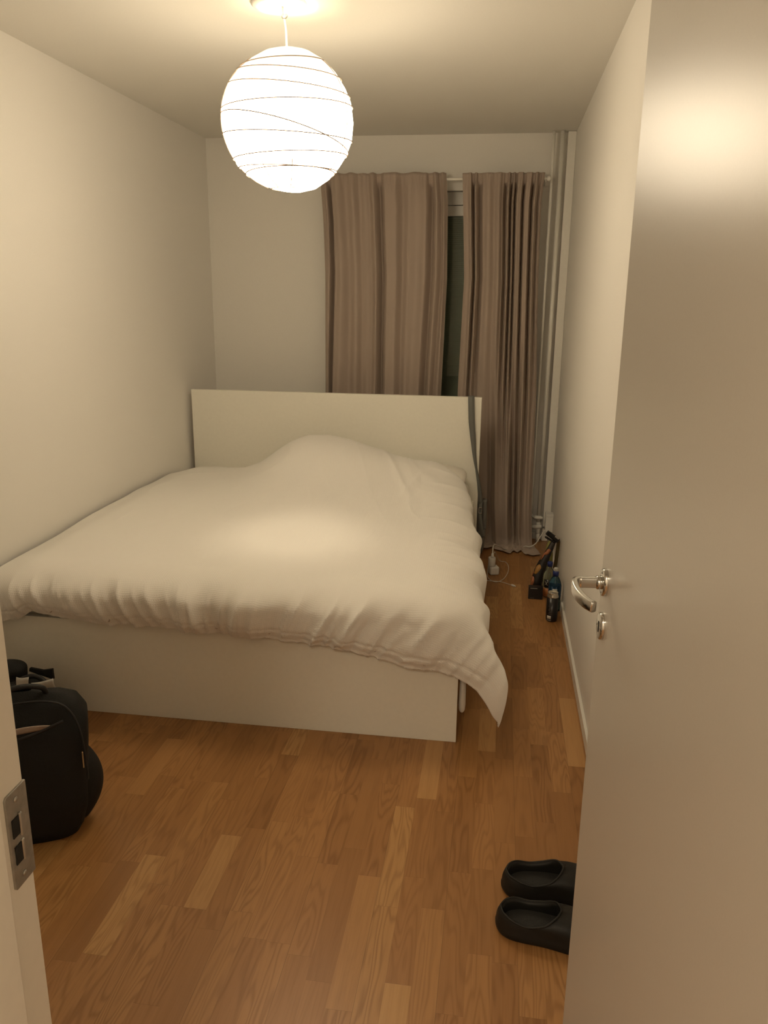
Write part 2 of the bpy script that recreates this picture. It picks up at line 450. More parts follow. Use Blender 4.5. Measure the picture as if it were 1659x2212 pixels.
def keyhole():
    V = []; F = []
    out = [(0.0, 0.0)]
    pts = [(0.0032*math.cos(a), 0.007+0.0036*math.sin(a)) for a in np.linspace(-0.9, math.pi+0.9, 14)] + [(-0.0017, -0.012), (0.0017, -0.012)]
    for s, z in pts: V.append(D(0.8105+s, 0.0079, 0.953+z))
    F.append(tuple(range(len(pts)))); return V, F
kv, kf = keyhole(); kk = mesh('keyhole', kv, kf, M_black, esc, smooth=False); solid(kk, 0.0006, 0)
for ds in (0.0125, -0.0125):
    v, f = lathev(D(0.8105+ds, 0.0070, 0.953), [(0.0, 0.0014), (0.002, 0.0012), (0.003, 0.0)], 14, dn); mesh('screw', v, f, M_steel, esc)
for z in (0.25, 1.85):
    tube('hinge', [hinge+Vector((0.004, -0.012, z)), hinge+Vector((0.004, -0.012, z+0.09))], 0.007, M_steel, door, 14)

# ------------------------------------------------------------------ window_1
win = empty('window_1', ((WX0+WX1)/2, YB, WZ0)); win['kind'] = 'structure'
wy = YB+0.075
def ring(x0, x1, z0, z1, w, y0, y1):
    return join([boxv(x0, x1, y0, y1, z1-w, z1), boxv(x0, x1, y0, y1, z0, z0+w), boxv(x0, x0+w, y0, y1, z0+w, z1-w), boxv(x1-w, x1, y0, y1, z0+w, z1-w)])
bevel(mesh('window_frame', *ring(WX0, WX1, WZ0, WZ1, 0.075, wy, wy+0.06), M_frame, win), 0.002, 2)
for k, (a, b_) in enumerate(((WX0+0.078, -0.452), (-0.448, WX1-0.078))):
    s = bevel(mesh('sash', *ring(a, b_, WZ0+0.078, WZ1-0.078, 0.062, wy+0.006, wy+0.05), M_frame, win), 0.003, 2)
    M_glass = bpy.data.materials.get('window_glass')
    if M_glass is None:
        M_glass = mat('window_glass', (0.75, 0.8, 0.74), 0.03, trans=1.0, ior=1.45)
    box('glass_pane', a+0.058, b_-0.058, wy+0.020, wy+0.024, WZ0+0.136, WZ1-0.136, M_glass, s)
# fine blind between the panes and the night outside
M_slat = mat('grey_green_slats', (0.40, 0.43, 0.36), 0.6)
parts = []
z = WZ0+0.145
while z < WZ1-0.14:
    parts.append(([( -0.40, wy+0.030, z), (WX1-0.14, wy+0.030, z), (WX1-0.14, wy+0.034, z+0.0118), (-0.40, wy+0.034, z+0.0118)], [(0, 1, 2, 3)])); z += 0.0125
    a = WX0+0.14
    parts.append(([(a, wy+0.030, z-.0125), (-0.52, wy+0.030, z-.0125), (-0.52, wy+0.034, z-.0007), (a, wy+0.034, z-.0007)], [(0, 1, 2, 3)]))
bs = mesh('venetian_blind', *join(parts), M_slat, win, smooth=False); solid(bs, 0.0008)
box('outer_pane', WX0, WX1, wy+0.062, wy+0.066, WZ0, WZ1, mat('night_glass', (0.012, 0.014, 0.014), 0.08), win)
box('window_sill', WX0-0.02, WX1+0.02, YB-0.02, wy, WZ0-0.02, WZ0, M_frame, win, bev=0.003)

# ------------------------------------------------------------------ bed
BX0, BX1, BY0, BY1 = -1.852, -0.094, 2.61, 4.685
bed = empty('double_bed', ((BX0+BX1)/2, (BY0+BY1)/2, 0))
tag(bed, 'large white double bed with a plain panel headboard and low footboard', 'bed')
box('headboard', BX0, BX1, BY1, BY1+0.030, 0.0, 1.0, M_bed, bed, bev=0.0015)
box('footboard', BX0, BX1, BY0, BY0+0.022, 0.0, 0.382, M_bed, bed, bev=0.0015)
box('side_rail', BX1-0.045, BX1-0.02, BY0+0.022, BY1, 0.10, 0.382, M_bed, bed, bev=0.0015)
box('side_rail', BX0+0.02, BX0+0.045, BY0+0.022, BY1, 0.10, 0.382, M_bed, bed, bev=0.0015)
box('centre_beam', -0.99, -0.96, BY0+0.022, BY1, 0.20, 0.26, M_bed, bed)
mt = box('mattress', BX0+0.05, BX1-0.05, BY0+0.03, BY1-0.01, 0.26, 0.50, M_sheet, bev=0.04, seg=5)
tag(mt, 'white mattress lying inside the bed frame beneath the duvet', 'mattress')

# ------------------------------------------------------------------ duvet
def xe(y):      # right edge of the duvet's hanging side
    return interp(y, [2.4, 2.75, 2.9, 3.2, 3.6, 4.0, 4.2, 4.35, 4.5], [-0.012, -0.010, -0.014, -0.030, -0.058, -0.098, -0.132, -0.178, -0.205])
def hump(x, y):
    ax = (x+1.00); s1 = 0.29 if ax < 0 else 0.42
    h = 0.215*math.exp(-abs(ax/s1)**2.4)*math.exp(-abs((y-4.36)/0.40)**2.2)
    h += 0.075*math.exp(-((x+0.42)/0.30)**2)*math.exp(-((y-4.25)/0.38)**2)
    h += 0.030*math.exp(-((x+0.95)/0.50)**2)*math.exp(-((y-3.75)/0.40)**2)
    return h
def hem_z(x):
    return interp(x, [-1.9, -1.74, -1.68, -1.58, -1.44, -1.08, -.74, -.57, -.40, -.29, -.17, -.07], [.355, .385, .422, .403, .392, .383, .374, .364, .337, .305, .267, .240])
NU, NV = 330, 360
SL = 1.86+0.42           # arc across
def fnz(x, y, z=0.0): return noise.noise(Vector((x, y, z)))
def prof_side(q):        # arc length -> (outward, drop) over the right edge
    R1, R2 = 0.27, 0.16; arc = 0.5*math.pi*math.sqrt((R1*R1+R2*R2)/2)
    if q < arc:
        th = q/arc*math.pi/2; return R1*math.sin(th), R2*(1-math.cos(th))
    return R1, R2+(q-arc)
FR_X, FR_Z = 0.150, 0.095
FR_ARC = 0.5*math.pi*math.sqrt((FR_X**2+FR_Z**2)/2)
def prof_front(q):
    if q < FR_ARC:
        th = q/FR_ARC*math.pi/2; return FR_X*math.sin(th), FR_Z*(1-math.cos(th))
    return FR_X, FR_Z+(q-FR_ARC)
SIDE_L = 0.53
US, TV = 0.80, 0.82
CK = (0.142, 0.87, 0.0, 0.05, 0.02, 0.20, 0.03)
YTOP0, YTOP1 = 4.60, 2.715
def duvet(u, v):
    if v < TV: y = YTOP0+(YTOP1-YTOP0)*(v/TV); b = 0.0
    else: y = YTOP1; b = (v-TV)/(1-TV)
    e = xe(y); xb = e-0.27
    if u < US: x = -1.865+(xb+1.865)*(u/US); a = 0.0
    else: x = xb; a = (u-US)/(1-US)
    T = 0.582+hump(min(x, -0.2), y)-0.030*sm(4.30, 4.62, y)
    T += 0.014*fnz(x*1.7, y*1.7, 3.1)+0.007*fnz(x*4, y*4, 9)
    T -= 0.028*sm(-1.72, -1.87, x)
    T -= 0.075*sm(4.45, 4.62, y)
    calm = 1.0
    LF = FR_ARC+max(0.02, T-FR_Z-hem_z(min(x, -0.07)))
    if a > 0 and b > 0:
        qa, qb = a*SIDE_L, b*LF
        q = math.hypot(qa, qb); c, s_ = qa/q, qb/q
        F_ = (2*c*s_)**2; rn = q/math.hypot(SIDE_L, LF)
        ox, dx = prof_side(q); oy, dy = prof_front(q)
        X = x+ox*c**0.60; Y = y-oy*s_**0.60
        Z = T-(dx*c*c+dy*s_*s_)
        g = sm(0.15, 0.75, a)*sm(0.1, 0.8, b)
        X += CK[0]*g*math.sin(min(1.0, rn*CK[1])*math.pi)+CK[2]*g*sm(.7, 1, rn)
        X += (-0.034*math.exp(-((a-0.62)/0.20)**2)+0.038*sm(.75, 1, a))*sm(.70, 1, b)
        Y -= CK[3]*g*sm(0.3, 0.9, rn)
        Z -= CK[4]*sm(CK[5], 0.85, a)*sm(0.55, 1, b)*sm(1.35, 0.8, a)-CK[6]*sm(.75, 1, a)*sm(.75, 1, b)
        wf, ws = s_*s_, c*c
        calm = 1-0.75*sm(0.5, 1, a)
    elif a > 0:
        ox, dx = prof_side(a*SIDE_L); X, Y, Z = x+ox, y, T-dx; wf, ws = 0.0, 1.0
    elif b > 0:
        oy, dy = prof_front(b*LF); X, Y, Z = x, y-oy, T-dy; wf, ws = 1.0, 0.0
    else:
        X, Y, Z = x, y, T; wf = ws = 0.0
    if b > 0:      # puff of the front and a slight tuck at the hem
        Y -= wf*0.026*math.sin(min(1, b*1.05)*math.pi)**0.8*(0.7+0.5*fnz(X*3, 0.3, 2))
        Y += wf*0.016*sm(0.8, 1, b)
        fb = sm(0.12, 0.55, b)*(1-0.30*sm(0.9, 1, b))
        lean = interp(X, [-1.9, -1.2, -0.9, -0.3, 0.1], [-0.40, -0.35, 0.15, 0.70, 0.85])
        q = X+lean*(0.45-Z)
        f1 = fnz(q*10, 0.7+Z*1.2, 5); f2 = fnz(q*21, 1.3+Z*2.5, 8); f3 = fnz(q*5, 2.2, 6)
        ridge = (1-abs(f1))**4*0.75+0.40*f1+0.34*f2+0.3*f3
        f4 = (1-abs(fnz(q*17+3, 0.4+Z*1.5, 14)))**5
        ridge += 0.55*f4*sm(0.25, 0.8, b)+0.22*fnz(q*42, Z*3, 3)*sm(0.4, 0.9, b)
        amp = 0.054*(0.40+1.0*abs(fnz(X*2.3, 4.4, 1)))
        k = (0.35+0.65*wf)*calm
        Y -= fb*amp*ridge*k; Z += fb*0.006*f1
    if a > 0.12:
        fa = sm(0.12, 0.5, a)*(1-0.6*sm(0.3, 1, b))
        q = Y+Z*1.1
        X += fa*0.020*fnz(q*4.2, 1.7, 1)*(1-0.5*sm(3.9, 4.4, Y))+fa*0.010*fnz(q*9, 3.3+Z*2, 2)
        X += fa*0.006*(1-abs(fnz(q*7, Z*2, 6)))**4
    if a > 0 and b == 0:
        Z += 0.010*(1-abs(fnz((Y+Z*1.1)*7, X*2, 4)))**4*sm(0.02, 0.2, a)*sm(0.75, .5, a)
        Z += 0.016*fnz((Y*1.0-X*0.9)*5.5, X*1.5, 14)*sm(0.0, 0.25, a)*sm(0.95, .6, a)*sm(4.5, 4.1, Y)
    if b == 0 and a < 0.2:
        fade = 1-sm(0, .2, a)
        c = 0.005*(1-abs(fnz(x*6+y*2, y*1.3-x*0.5, 11)))**6*sm(-1.3, -0.6, x)*sm(3.1, 3.8, y)
        c += 0.004*(1-abs(fnz(x*3.5-y*1.5, y*2.5+x, 21)))**6*sm(2.9, 3.4, y)
        c += 0.010*math.exp(-(((x+0.52)+(y-4.1)*0.35)/0.020)**2)*sm(3.7, 3.95, y)*sm(4.45, 4.2, y)
        c += 0.009*math.exp(-(((x+0.37)-(y-4.1)*0.25)/0.025)**2)*sm(3.6, 3.9, y)*sm(4.45, 4.2, y)
        c += 0.010*math.exp(-(((x+0.24)-(y-4.0)*0.10)/0.025)**2)*sm(3.6, 3.9, y)*sm(4.5, 4.25, y)
        c -= 0.008*math.exp(-(((x+0.30)-(y-4.0)*0.12)/0.030)**2)*sm(3.5, 3.9, y)*sm(4.5, 4.25, y)
        Z += c*fade
    if b > 0:      # hem seam and waviness
        d = 1-b
        Y += 0.0050*calm*math.exp(-((d-0.14)/0.014)**2)
        Z += calm*(0.008*fnz(x*9+a*3, 2, 2)*sm(0.75, 1, b)+0.005*fnz(x*25+a*7, 2, 7)*sm(0.8, 1, b))
    X = max(X, -1.875)
    return (X, Y, Z)
V = []; UVs = []
P = [[duvet(i/(NU-1), j/(NV-1)) for i in range(NU)] for j in range(NV)]
A = np.array(P)
i0, j0 = int(NU*0.90), int(NV*0.92)
for _ in range(14):
    B = A.copy()
    B[j0:-1, i0:-1] = (A[j0-1:-2, i0:-1]+A[j0+1:, i0:-1]+A[j0:-1, i0-1:-2]+A[j0:-1, i0+1:])/4
    B[-1, i0:-1] = (A[-1, i0-1:-2]+A[-1, i0+1:])/2
    B[j0:-1, -1] = (A[j0-1:-2, -1]+A[j0+1:, -1])/2
    wi = np.clip((np.arange(NU)-i0)/(0.06*NU), 0, 1)[None, :, None]*np.clip((np.arange(NV)-j0)/(0.05*NV), 0, 1)[:, None, None]
    A = A*(1-wi)+B*wi
du = np.zeros((NV, NU)); du[:, 1:] = np.cumsum(np.linalg.norm(np.diff(A, axis=1), axis=2), axis=1)
dv = np.zeros((NV, NU)); dv[1:, :] = np.cumsum(np.linalg.norm(np.diff(A, axis=0), axis=2), axis=0)
F = [(j*NU+i, (j+1)*NU+i, (j+1)*NU+i+1, j*NU+i+1) for j in range(NV-1) for i in range(NU-1)]
duv = mesh('duvet', A.reshape(-1, 3).tolist(), F, M_duvet, uv=np.stack([du.ravel(), dv.ravel()], 1))
tag(duv, 'white waffle-weave duvet spread over the bed and hanging past the footboard', 'duvet')
solid(duv, 0.010, -1)
hem = A[NV-1]
def hem_at(x):
    k = int(np.argmin(np.abs(hem[:, 0]-x))); return Vector(A[NV-5][k])
M_button = mat('pearl_button', (0.50, 0.42, 0.36), 0.35)
for bx in (-1.60, -1.37, -1.17, -0.965, -0.77, -0.575, -0.39, -0.215):
    p = hem_at(bx)
    p = p+Vector((0, -0.0015, 0.008))
    bo = lathe('button', p, [(0.0, 0.0012), (0.0035, 0.0010), (0.0045, 0.0022), (0.0062, 0.0018), (0.0068, 0.0)], M_button, duv, 20, (0, -1, 0.15))
# under flap of the cover peeping below the buttoned hem
def flap(u, v):
    x = -1.25+1.10*u; p = hem_at(x)
    dip = 0.004+0.010*max(0, math.sin(u*math.pi*9+0.6))**3
    return (x, min(p.y+0.016, 2.600), p.z-dip*v*1.5+0.02*(1-v))
fl = grid('cover_flap', flap, 120, 5, M_sheet, duv); solid(fl, 0.002); fl['label'] = 'plain underside flap below the buttoned hem'

# corner of sheet hanging beside the footboard
def lump():
    prof = [(0.0, 0.0), (0.007, 0.003), (0.011, 0.011), (0.0125, 0.03), (0.012, 0.08), (0.011, 0.13), (0.010, 0.18), (0.004, 0.2)]
    v, f = lathev((-0.078, 2.665, 0.095), prof, 20)
    return [Vector((p.x, 2.665+(p.y-2.665)*1.6, p.z)) for p in v], f
mesh('cover_tail', *lump(), M_sheet, duv)['label'] = 'plain underside corner of the cover, hanging behind the footboard end'

# pillow whose corner pokes out beside the headboard
def pillow(cx, cy, cz, hx, hy, hz, tilt, name='pillow'):
    V = []; n = 36; m = 24
    for j in range(m+1):
        for i in range(n):
            a = 2*math.pi*i/n; b = -math.pi/2+math.pi*j/m
            cb = math.copysign(abs(math.cos(b))**0.55, math.cos(b)); ca = math.copysign(abs(math.cos(a))**0.45, math.cos(a)); sa = math.copysign(abs(math.sin(a))**0.45, math.sin(a))
            x = hx*cb*ca; y = hy*cb*sa; ed = max(abs(ca), abs(sa))
            z = hz*math.copysign(abs(math.sin(b))**1.1, b)*(1-0.25*abs(ca*sa))
            z += 0.006*fnz(x*9, y*9, cx)
            y2 = y*math.cos(tilt)-z*math.sin(tilt); z2 = y*math.sin(tilt)+z*math.cos(tilt)
            V.append((cx+x, cy+y2, cz+z2))
    F = [(j*n+i, j*n+(i+1) % n, (j+1)*n+(i+1) % n, (j+1)*n+i) for j in range(m) for i in range(n)]
    return mesh(name, V, F, M_sheet)
tag(pillow(-0.46, 4.475, 0.568, 0.302, 0.165, 0.062, 0.10), 'white pillow with its corner showing at the duvet edge by the headboard', 'pillow')

# ------------------------------------------------------------------ paper lamp
lamp = empty('pendant_lamp', (LAMP.x, LAMP.y, 2.5))
tag(lamp, 'lit round white paper pendant lamp hanging from the ceiling', 'lamp')
M_shade = bpy.data.materials.new('glowing_rice_paper'); M_shade.use_nodes = True
nt = M_shade.node_tree; nt.nodes.clear()
out = nt.nodes.new('ShaderNodeOutputMaterial'); em = nt.nodes.new('ShaderNodeEmission'); df = nt.nodes.new('ShaderNodeBsdfDiffuse'); ad = nt.nodes.new('ShaderNodeAddShader')
em.inputs[0].default_value = (*SHADE_COLOR, 1); em.inputs[1].default_value = SHADE_STRENGTH; df.inputs[0].default_value = (0.35, 0.33, 0.28, 1)
nz = nt.nodes.new('ShaderNodeTexNoise'); nz.inputs['Scale'].default_value = 25; tcn = nt.nodes.new('ShaderNodeTexCoord')
mm = nt.nodes.new('ShaderNodeMath'); mm.operation = 'MULTIPLY_ADD'; mm.inputs[1].default_value = 0.6; mm.inputs[2].default_value = SHADE_STRENGTH-0.3
nt.links.new(tcn.outputs['Object'], nz.inputs[0]); nt.links.new(nz.outputs[0], mm.inputs[0]); szz = nt.nodes.new('ShaderNodeSeparateXYZ'); mr = nt.nodes.new('ShaderNodeMapRange'); mr.inputs[1].default_value = -0.36; mr.inputs[2].default_value = -0.175; mr.inputs[3].default_value = 1.0; mr.inputs[4].default_value = 0.10  # glow dimmed towards the top: the holder's shadow is put into the emission
mr.interpolation_type = 'SMOOTHSTEP'; m3 = nt.nodes.new('ShaderNodeMath'); m3.operation = 'MULTIPLY'
nt.links.new(tcn.outputs['Object'], szz.inputs[0]); nt.links.new(szz.outputs[2], mr.inputs[0]); nt.links.new(mm.outputs[0], m3.inputs[0]); nt.links.new(mr.outputs[0], m3.inputs[1]); nt.links.new(m3.outputs[0], em.inputs[1])
nt.links.new(em.outputs[0], ad.inputs[0]); nt.links.new(df.outputs[0], ad.inputs[1]); nt.links.new(ad.outputs[0], out.inputs[0])
M_wire = mat('wire_in_paper', (0.46, 0.34, 0.25), 0.8)
RL = 0.225
ring_h = [0.208, 0.186, 0.152, 0.105, 0.055, 0.0, -0.048, -0.098, -0.140, -0.176, -0.205]
def rprof(h): return math.sqrt(max(0, RL*RL-h*h))*(1.0)
prof = [(0.048, -0.216)]+[(rprof(h), h) for h in reversed(ring_h)]+[(0.056, 0.216)]
# straight facets between the wire rings, softly irregular round the circle
SEG = 18
V = []; F = []
for r, h in prof:
    for k in range(SEG*2):
        an = math.pi*k/SEG
        rr = r*(1.0 if k % 2 == 0 else 0.992)
        V.append((LAMP.x+rr*math.cos(an), LAMP.y+rr*math.sin(an), LAMP.z+h+0.004*math.sin(an*1.0+h*40)))
n2_ = SEG*2
for i in range(len(prof)-1):
    for k in range(n2_): F.append((i*n2_+k, i*n2_+(k+1) % n2_, (i+1)*n2_+(k+1) % n2_, (i+1)*n2_+k))
shade = mesh('lamp_shade', V, F, M_shade, lamp, smooth=False)
tilts = [(0.216, 0, 0), (0.176, 0.010, 0.012), (0.142, -0.012, 0.01), (0.095, -0.018, 0.01), (0.040, 0.006, 0.01), (-0.040, -0.052, -0.02),
         (-0.050, -0.010, 0.012), (-0.112, 0.008, 0.008), (-0.150, -0.004, 0.006), (-0.166, 0.006, -0.006), (-0.213, 0, 0)]
for h, tx, ty in tilts:
    pts = []
    for k in range(72):
        a = 2*math.pi*k/72; z = h+tx*math.cos(a)+ty*math.sin(a)
        rr = (rprof(z) if abs(h) < 0.21 else 0.060)+0.0013
        pts.append((LAMP.x+rr*math.cos(a), LAMP.y+rr*math.sin(a), LAMP.z+z))
    tube('rib', pts, 0.0017, M_wire, shade, 6, closed=True)
for az in (-2.75, -1.85, -1.25, -0.28):
    pts = [(LAMP.x+(rprof(h)+0.0012)*math.cos(az), LAMP.y+(rprof(h)+0.0012)*math.sin(az), LAMP.z+h) for h in np.linspace(-0.213, -0.14 if -2.5 < az < -1 else 0.19, 24)]
    tube('seam', pts, 0.0013, M_wire, shade, 6)
tube('cord', catmull([(LAMP.x, LAMP.y, LAMP.z+0.05), (LAMP.x, LAMP.y, LAMP.z+0.25), (LAMP.x-0.003, LAMP.y-0.004, 2.44), (LAMP.x-0.006, LAMP.y-0.01, 2.462)], 8), 0.0032, M_plastic, lamp, 10)
lathe('ceiling_rose', (LAMP.x-0.025, LAMP.y+0.004, 2.5), [(0.092, 0.0), (0.092, -0.006), (0.084, -0.013), (0.05, -0.017), (0.0, -0.018)][::-1], M_plastic, lamp, 48)
hk = catmull([(LAMP.x-0.008, LAMP.y-0.012, 2.484), (LAMP.x-0.008, LAMP.y-0.013, 2.468), (LAMP.x-0.008, LAMP.y-0.018, 2.452), (LAMP.x-0.001, LAMP.y-0.018, 2.446), (LAMP.x+0.006, LAMP.y-0.014, 2.454), (LAMP.x+0.005, LAMP.y-0.012, 2.462)], 6)
tube('hook', hk, 0.0032, M_steel, lamp, 10)
lathe('lamp_holder', (LAMP.x, LAMP.y, LAMP.z+0.045), [(0.020, 0), (0.021, 0.04), (0.012, 0.065), (0.0, 0.07)], M_plastic, lamp, 24)
for a in (0, 2*math.pi/3, 4*math.pi/3):
    tube('shade_holder_wire', [(LAMP.x+0.02*math.cos(a), LAMP.y+0.02*math.sin(a), LAMP.z+0.10), (LAMP.x+0.059*math.cos(a), LAMP.y+0.059*math.sin(a), LAMP.z+0.214)], 0.001, M_wire, lamp, 6)

# ------------------------------------------------------------------ curtains
rod = empty('curtain_rod', (-0.44, 5.10, 2.232))
tag(rod, 'thin white curtain rod across the window, holding both taupe curtains', 'curtain rod')
tube('rod', [(-1.13, 5.10, 2.232), (0.225, 5.10, 2.232)], 0.0085, M_pipe, rod, 16)
for x in (-1.125, 0.222):
    lathe('finial', (x, 5.10, 2.232), [(0.0085, 0), (0.014, 0.003), (0.015, 0.012), (0.011, 0.02), (0.0, 0.021)], M_pipe, rod, 20, (1 if x > 0 else -1, 0, 0))
for x in (-1.09, -0.41, 0.212):
    tube('bracket', [(x, 5.10, 2.220), (x, 5.17, 2.220), (x, 5.236, 2.212)], 0.006, M_pipe, rod, 10)

def fold_fn(kn):
    ks = [k[0] for k in kn]; ds = [k[1] for k in kn]
    def f(t):
        # cosine interpolation between ridge / valley knots
        i = max(0, min(len(ks)-2, int(np.searchsorted(ks, t)-1)))
        w = (t-ks[i])/(ks[i+1]-ks[i]); w = min(1, max(0, w))
        w = 0.5-0.5*math.cos(w*math.pi); return ds[i]+(ds[i+1]-ds[i])*w
    return f
def smooth_x(z, zs, xs): return interp(z, zs, xs)

# depth knots: 0 = against the rod, positive = towards the room
KL = [(0, 0.0), (.03, .012), (.055, -.030), (.085, .024), (.13, .034), (.20, .010), (.26, .026), (.31, .006), (.36, .014), (.395, .010), (.435, .034), (.475, -.020), (.53, .028), (.60, .032), (.655, .004), (.70, .018), (.76, .030), (.82, .022), (.865, -.018), (.905, .026), (.94, .002), (.97, .022), (1.0, .0)]
fL = fold_fn(KL)
def left_curtain(u, v):
    z = 2.264-v*(2.264-0.015)
    x0 = smooth_x(z, [0, .9, 1.7, 2.0, 2.264], [-1.105, -1.105, -1.098, -1.108, -1.125]); x1 = smooth_x(z, [0, .9, 1.67, 2.1, 2.264], [-0.36, -0.362, -0.342, -0.352, -0.366])
    d = 1.75*fL(min(1, max(0, u+0.012*math.sin(z*2.2+u*7)*(1 if 0.03 < u < .97 else 0))))
    hd_ = sm(2.16, 2.255, z)
    amp = (1-0.50*hd_)
    y = 5.083-d*amp*1.0-0.004*fnz(u*20, z*3, 1)
    if z > 2.16: y -= 0.004*fnz(u*60, z*14, 4)
    y = y*(1-sm(2.19, 2.21, z))+min(y, 5.086)*sm(2.19, 2.21, z)
    x = x0+(x1-x0)*u+0.003*fnz(u*6, z*1.5, 9)
    zz = z+(0.005*fnz(u*14, 1, 1)+0.14*d*0.4)*sm(2.1, 2.26, z)
    return (x, y, zz)
c1 = grid('curtain', left_curtain, 420, 120, M_curtain); solid(c1, 0.0015)
tag(c1, 'wide taupe velvet curtain, left panel with broad shallow folds', 'curtain', 'taupe velvet curtains at the window')

KR = [(0, .0), (.035, .010), (.06, .012), (.10, .034), (.135, -.040), (.165, .038), (.205, -.030), (.26, .012), (.33, .030), (.40, .014), (.46, .040), (.505, .012), (.545, -.034), (.575, .040), (.607, -.038), (.635, .034), (.66, -.030), (.69, .036), (.73, .030), (.758, -.040), (.79, .022), (.835, .028), (.87, -.036), (.905, .042), (.945, -.006), (.975, .012), (1, .0)]
fR = fold_fn(KR)
KB = [(0, .0), (.20, .004), (.38, -.010), (.435, -.035), (.50, .060), (.57, .046), (.66, .066), (.708, -.035), (.745, .035), (.782, -.040), (.82, .070), (.855, .018), (.90, .034), (.95, .022), (1, 0)]
fB = fold_fn(KB)
def right_curtain(u, v):
    L0 = 2.262
    s = v*(L0+0.22)
    z = L0-s
    floor_run = 0.0
    if z < 0.06:
        floor_run = 0.06-z; z = 0.0
    x0 = smooth_x(z, [0, .3, .98, 1.67, 2.262], [-0.200, -0.225, -0.255, -0.240, -0.270])
    x1 = smooth_x(z, [0, .24, .98, 1.67, 2.1, 2.262], [0.262, 0.246, 0.232, 0.204, 0.196, 0.208])
    k = sm(1.5, 0.25, z)
    uu = u
    d = fR(uu)*(1-k)+fB(uu)*k
    hd_ = sm(2.16, 2.255, z)
    d *= (1-0.5*hd_)
    # folds in the middle lean towards the left going down
    xs = x0+(x1-x0)*uu
    flare = sm(0.45, 0.02, z)
    d *= 1-0.55*sm(0.25, 0.0, z)
    y = 5.083-d*1.15-0.05*flare*(0.6+0.6*fnz(u*5, 2, 2))
    if z > 2.16: y -= 0.003*fnz(u*60, z*14, 4)
    y = y*(1-sm(2.19, 2.21, z))+min(y, 5.086)*sm(2.19, 2.21, z)
    x = xs+0.002*fnz(u*3, z*0.8, 5)
    zz = z+(0.14*d*0.35)*sm(2.1, 2.262, z)
    if floor_run > 0 or z <= 0.06:
        q = floor_run/0.28
        y -= floor_run*(0.35+0.35*sm(.3, .95, u)+0.25*fnz(u*7, 5, 5))
        x += 0.05*q*sm(.5, 1, u)+0.012*fnz(u*9, q*3, 1)
        base = 0.012+0.022*max(0, fnz(u*10, q*4, 8)+0.3)*math.sin(min(1, q)*math.pi)
        zz = base if z <= 0 else max(z, base)
    return (x, y, max(0.004, zz))
c2 = grid('curtain', right_curtain, 460, 190, M_curtain); solid(c2, 0.0015)
tag(c2, 'narrow taupe velvet curtain with tight folds, pooling on the floor beside the pipes', 'curtain', 'taupe velvet curtains at the window')

# ------------------------------------------------------------------ heating pipes in the corner
py = 5.170
p1 = tube('thin_heating_pipe', catmull([(0.250, py, 2.499), (0.250, py, 1.2), (0.250, py, 0.205), (0.252, py-0.005, 0.185), (0.262, py-0.02, 0.176), (0.285, py-0.035, 0.172), (0.325, py-0.035, 0.172)], 8), 0.0085, M_pipe, seg=14)
tag(p1, 'thinnest white pipe, nearest the curtain, bending right near the floor', 'pipe', None)
for r_, c_ in ((0.0125, (0.268, py-0.030, 0.173)),):
    lathe('pipe_nut', c_, [(0.009, 0), (r_, 0.002), (r_, 0.045), (0.0085, 0.05)], M_pipe, p1, 16, (1, -0.05, 0))
p2 = empty('valve_pipe', (0.300, py, 0)); tag(p2, 'middle white heating pipe with a T-shaped valve above the floor', 'pipe')
tube('pipe', [(0.300, py, 2.499), (0.300, py, 0.130)], 0.0125, M_pipe, p2, 16)
tube('lower_pipe', [(0.301, py, 0.065), (0.301, py, 0.0)], 0.0135, M_pipe, p2, 16)
lathe('valve_body', (0.300, py, 0.055), [(0.0135, 0), (0.0155, 0.004), (0.0155, 0.03), (0.018, 0.040), (0.018, 0.062), (0.014, 0.074), (0.0125, 0.080)], M_pipe, p2, 18)
lathe('valve_arm', (0.245, py-0.012, 0.102), [(0.0, 0.0), (0.009, 0.002), (0.010, 0.020), (0.013, 0.026), (0.013, 0.070), (0.009, 0.078), (0.0, 0.080)], M_pipe, p2, 18, (1, 0, 0.08))
p3 = empty('pipe_duct', (0.352, py, 0)); tag(p3, 'wide square white pipe casing in the room corner', 'pipe casing')
box('casing', 0.331, 0.3795, py+0.012, py+0.067, 0.10, 2.4985, M_pipe, p3, bev=0.003)
box('casing_foot', 0.328, 0.366, py+0.018, py+0.060, 0.001, 0.085, M_pipe, p3, bev=0.003)
# outlet box on the right wall
ob_ = empty('outlet_box', (0.356, 4.985, 0.135)); tag(ob_, 'small white outlet box low in the corner in front of the pipes', 'outlet box')
box('housing', 0.332, 0.3795, 4.950, 5.020, 0.132, 0.238, M_plastic, ob_, bev=0.004)
box('lid', 0.331, 0.3795, 4.948, 5.022, 0.230, 0.246, M_plastic, ob_, bev=0.003)

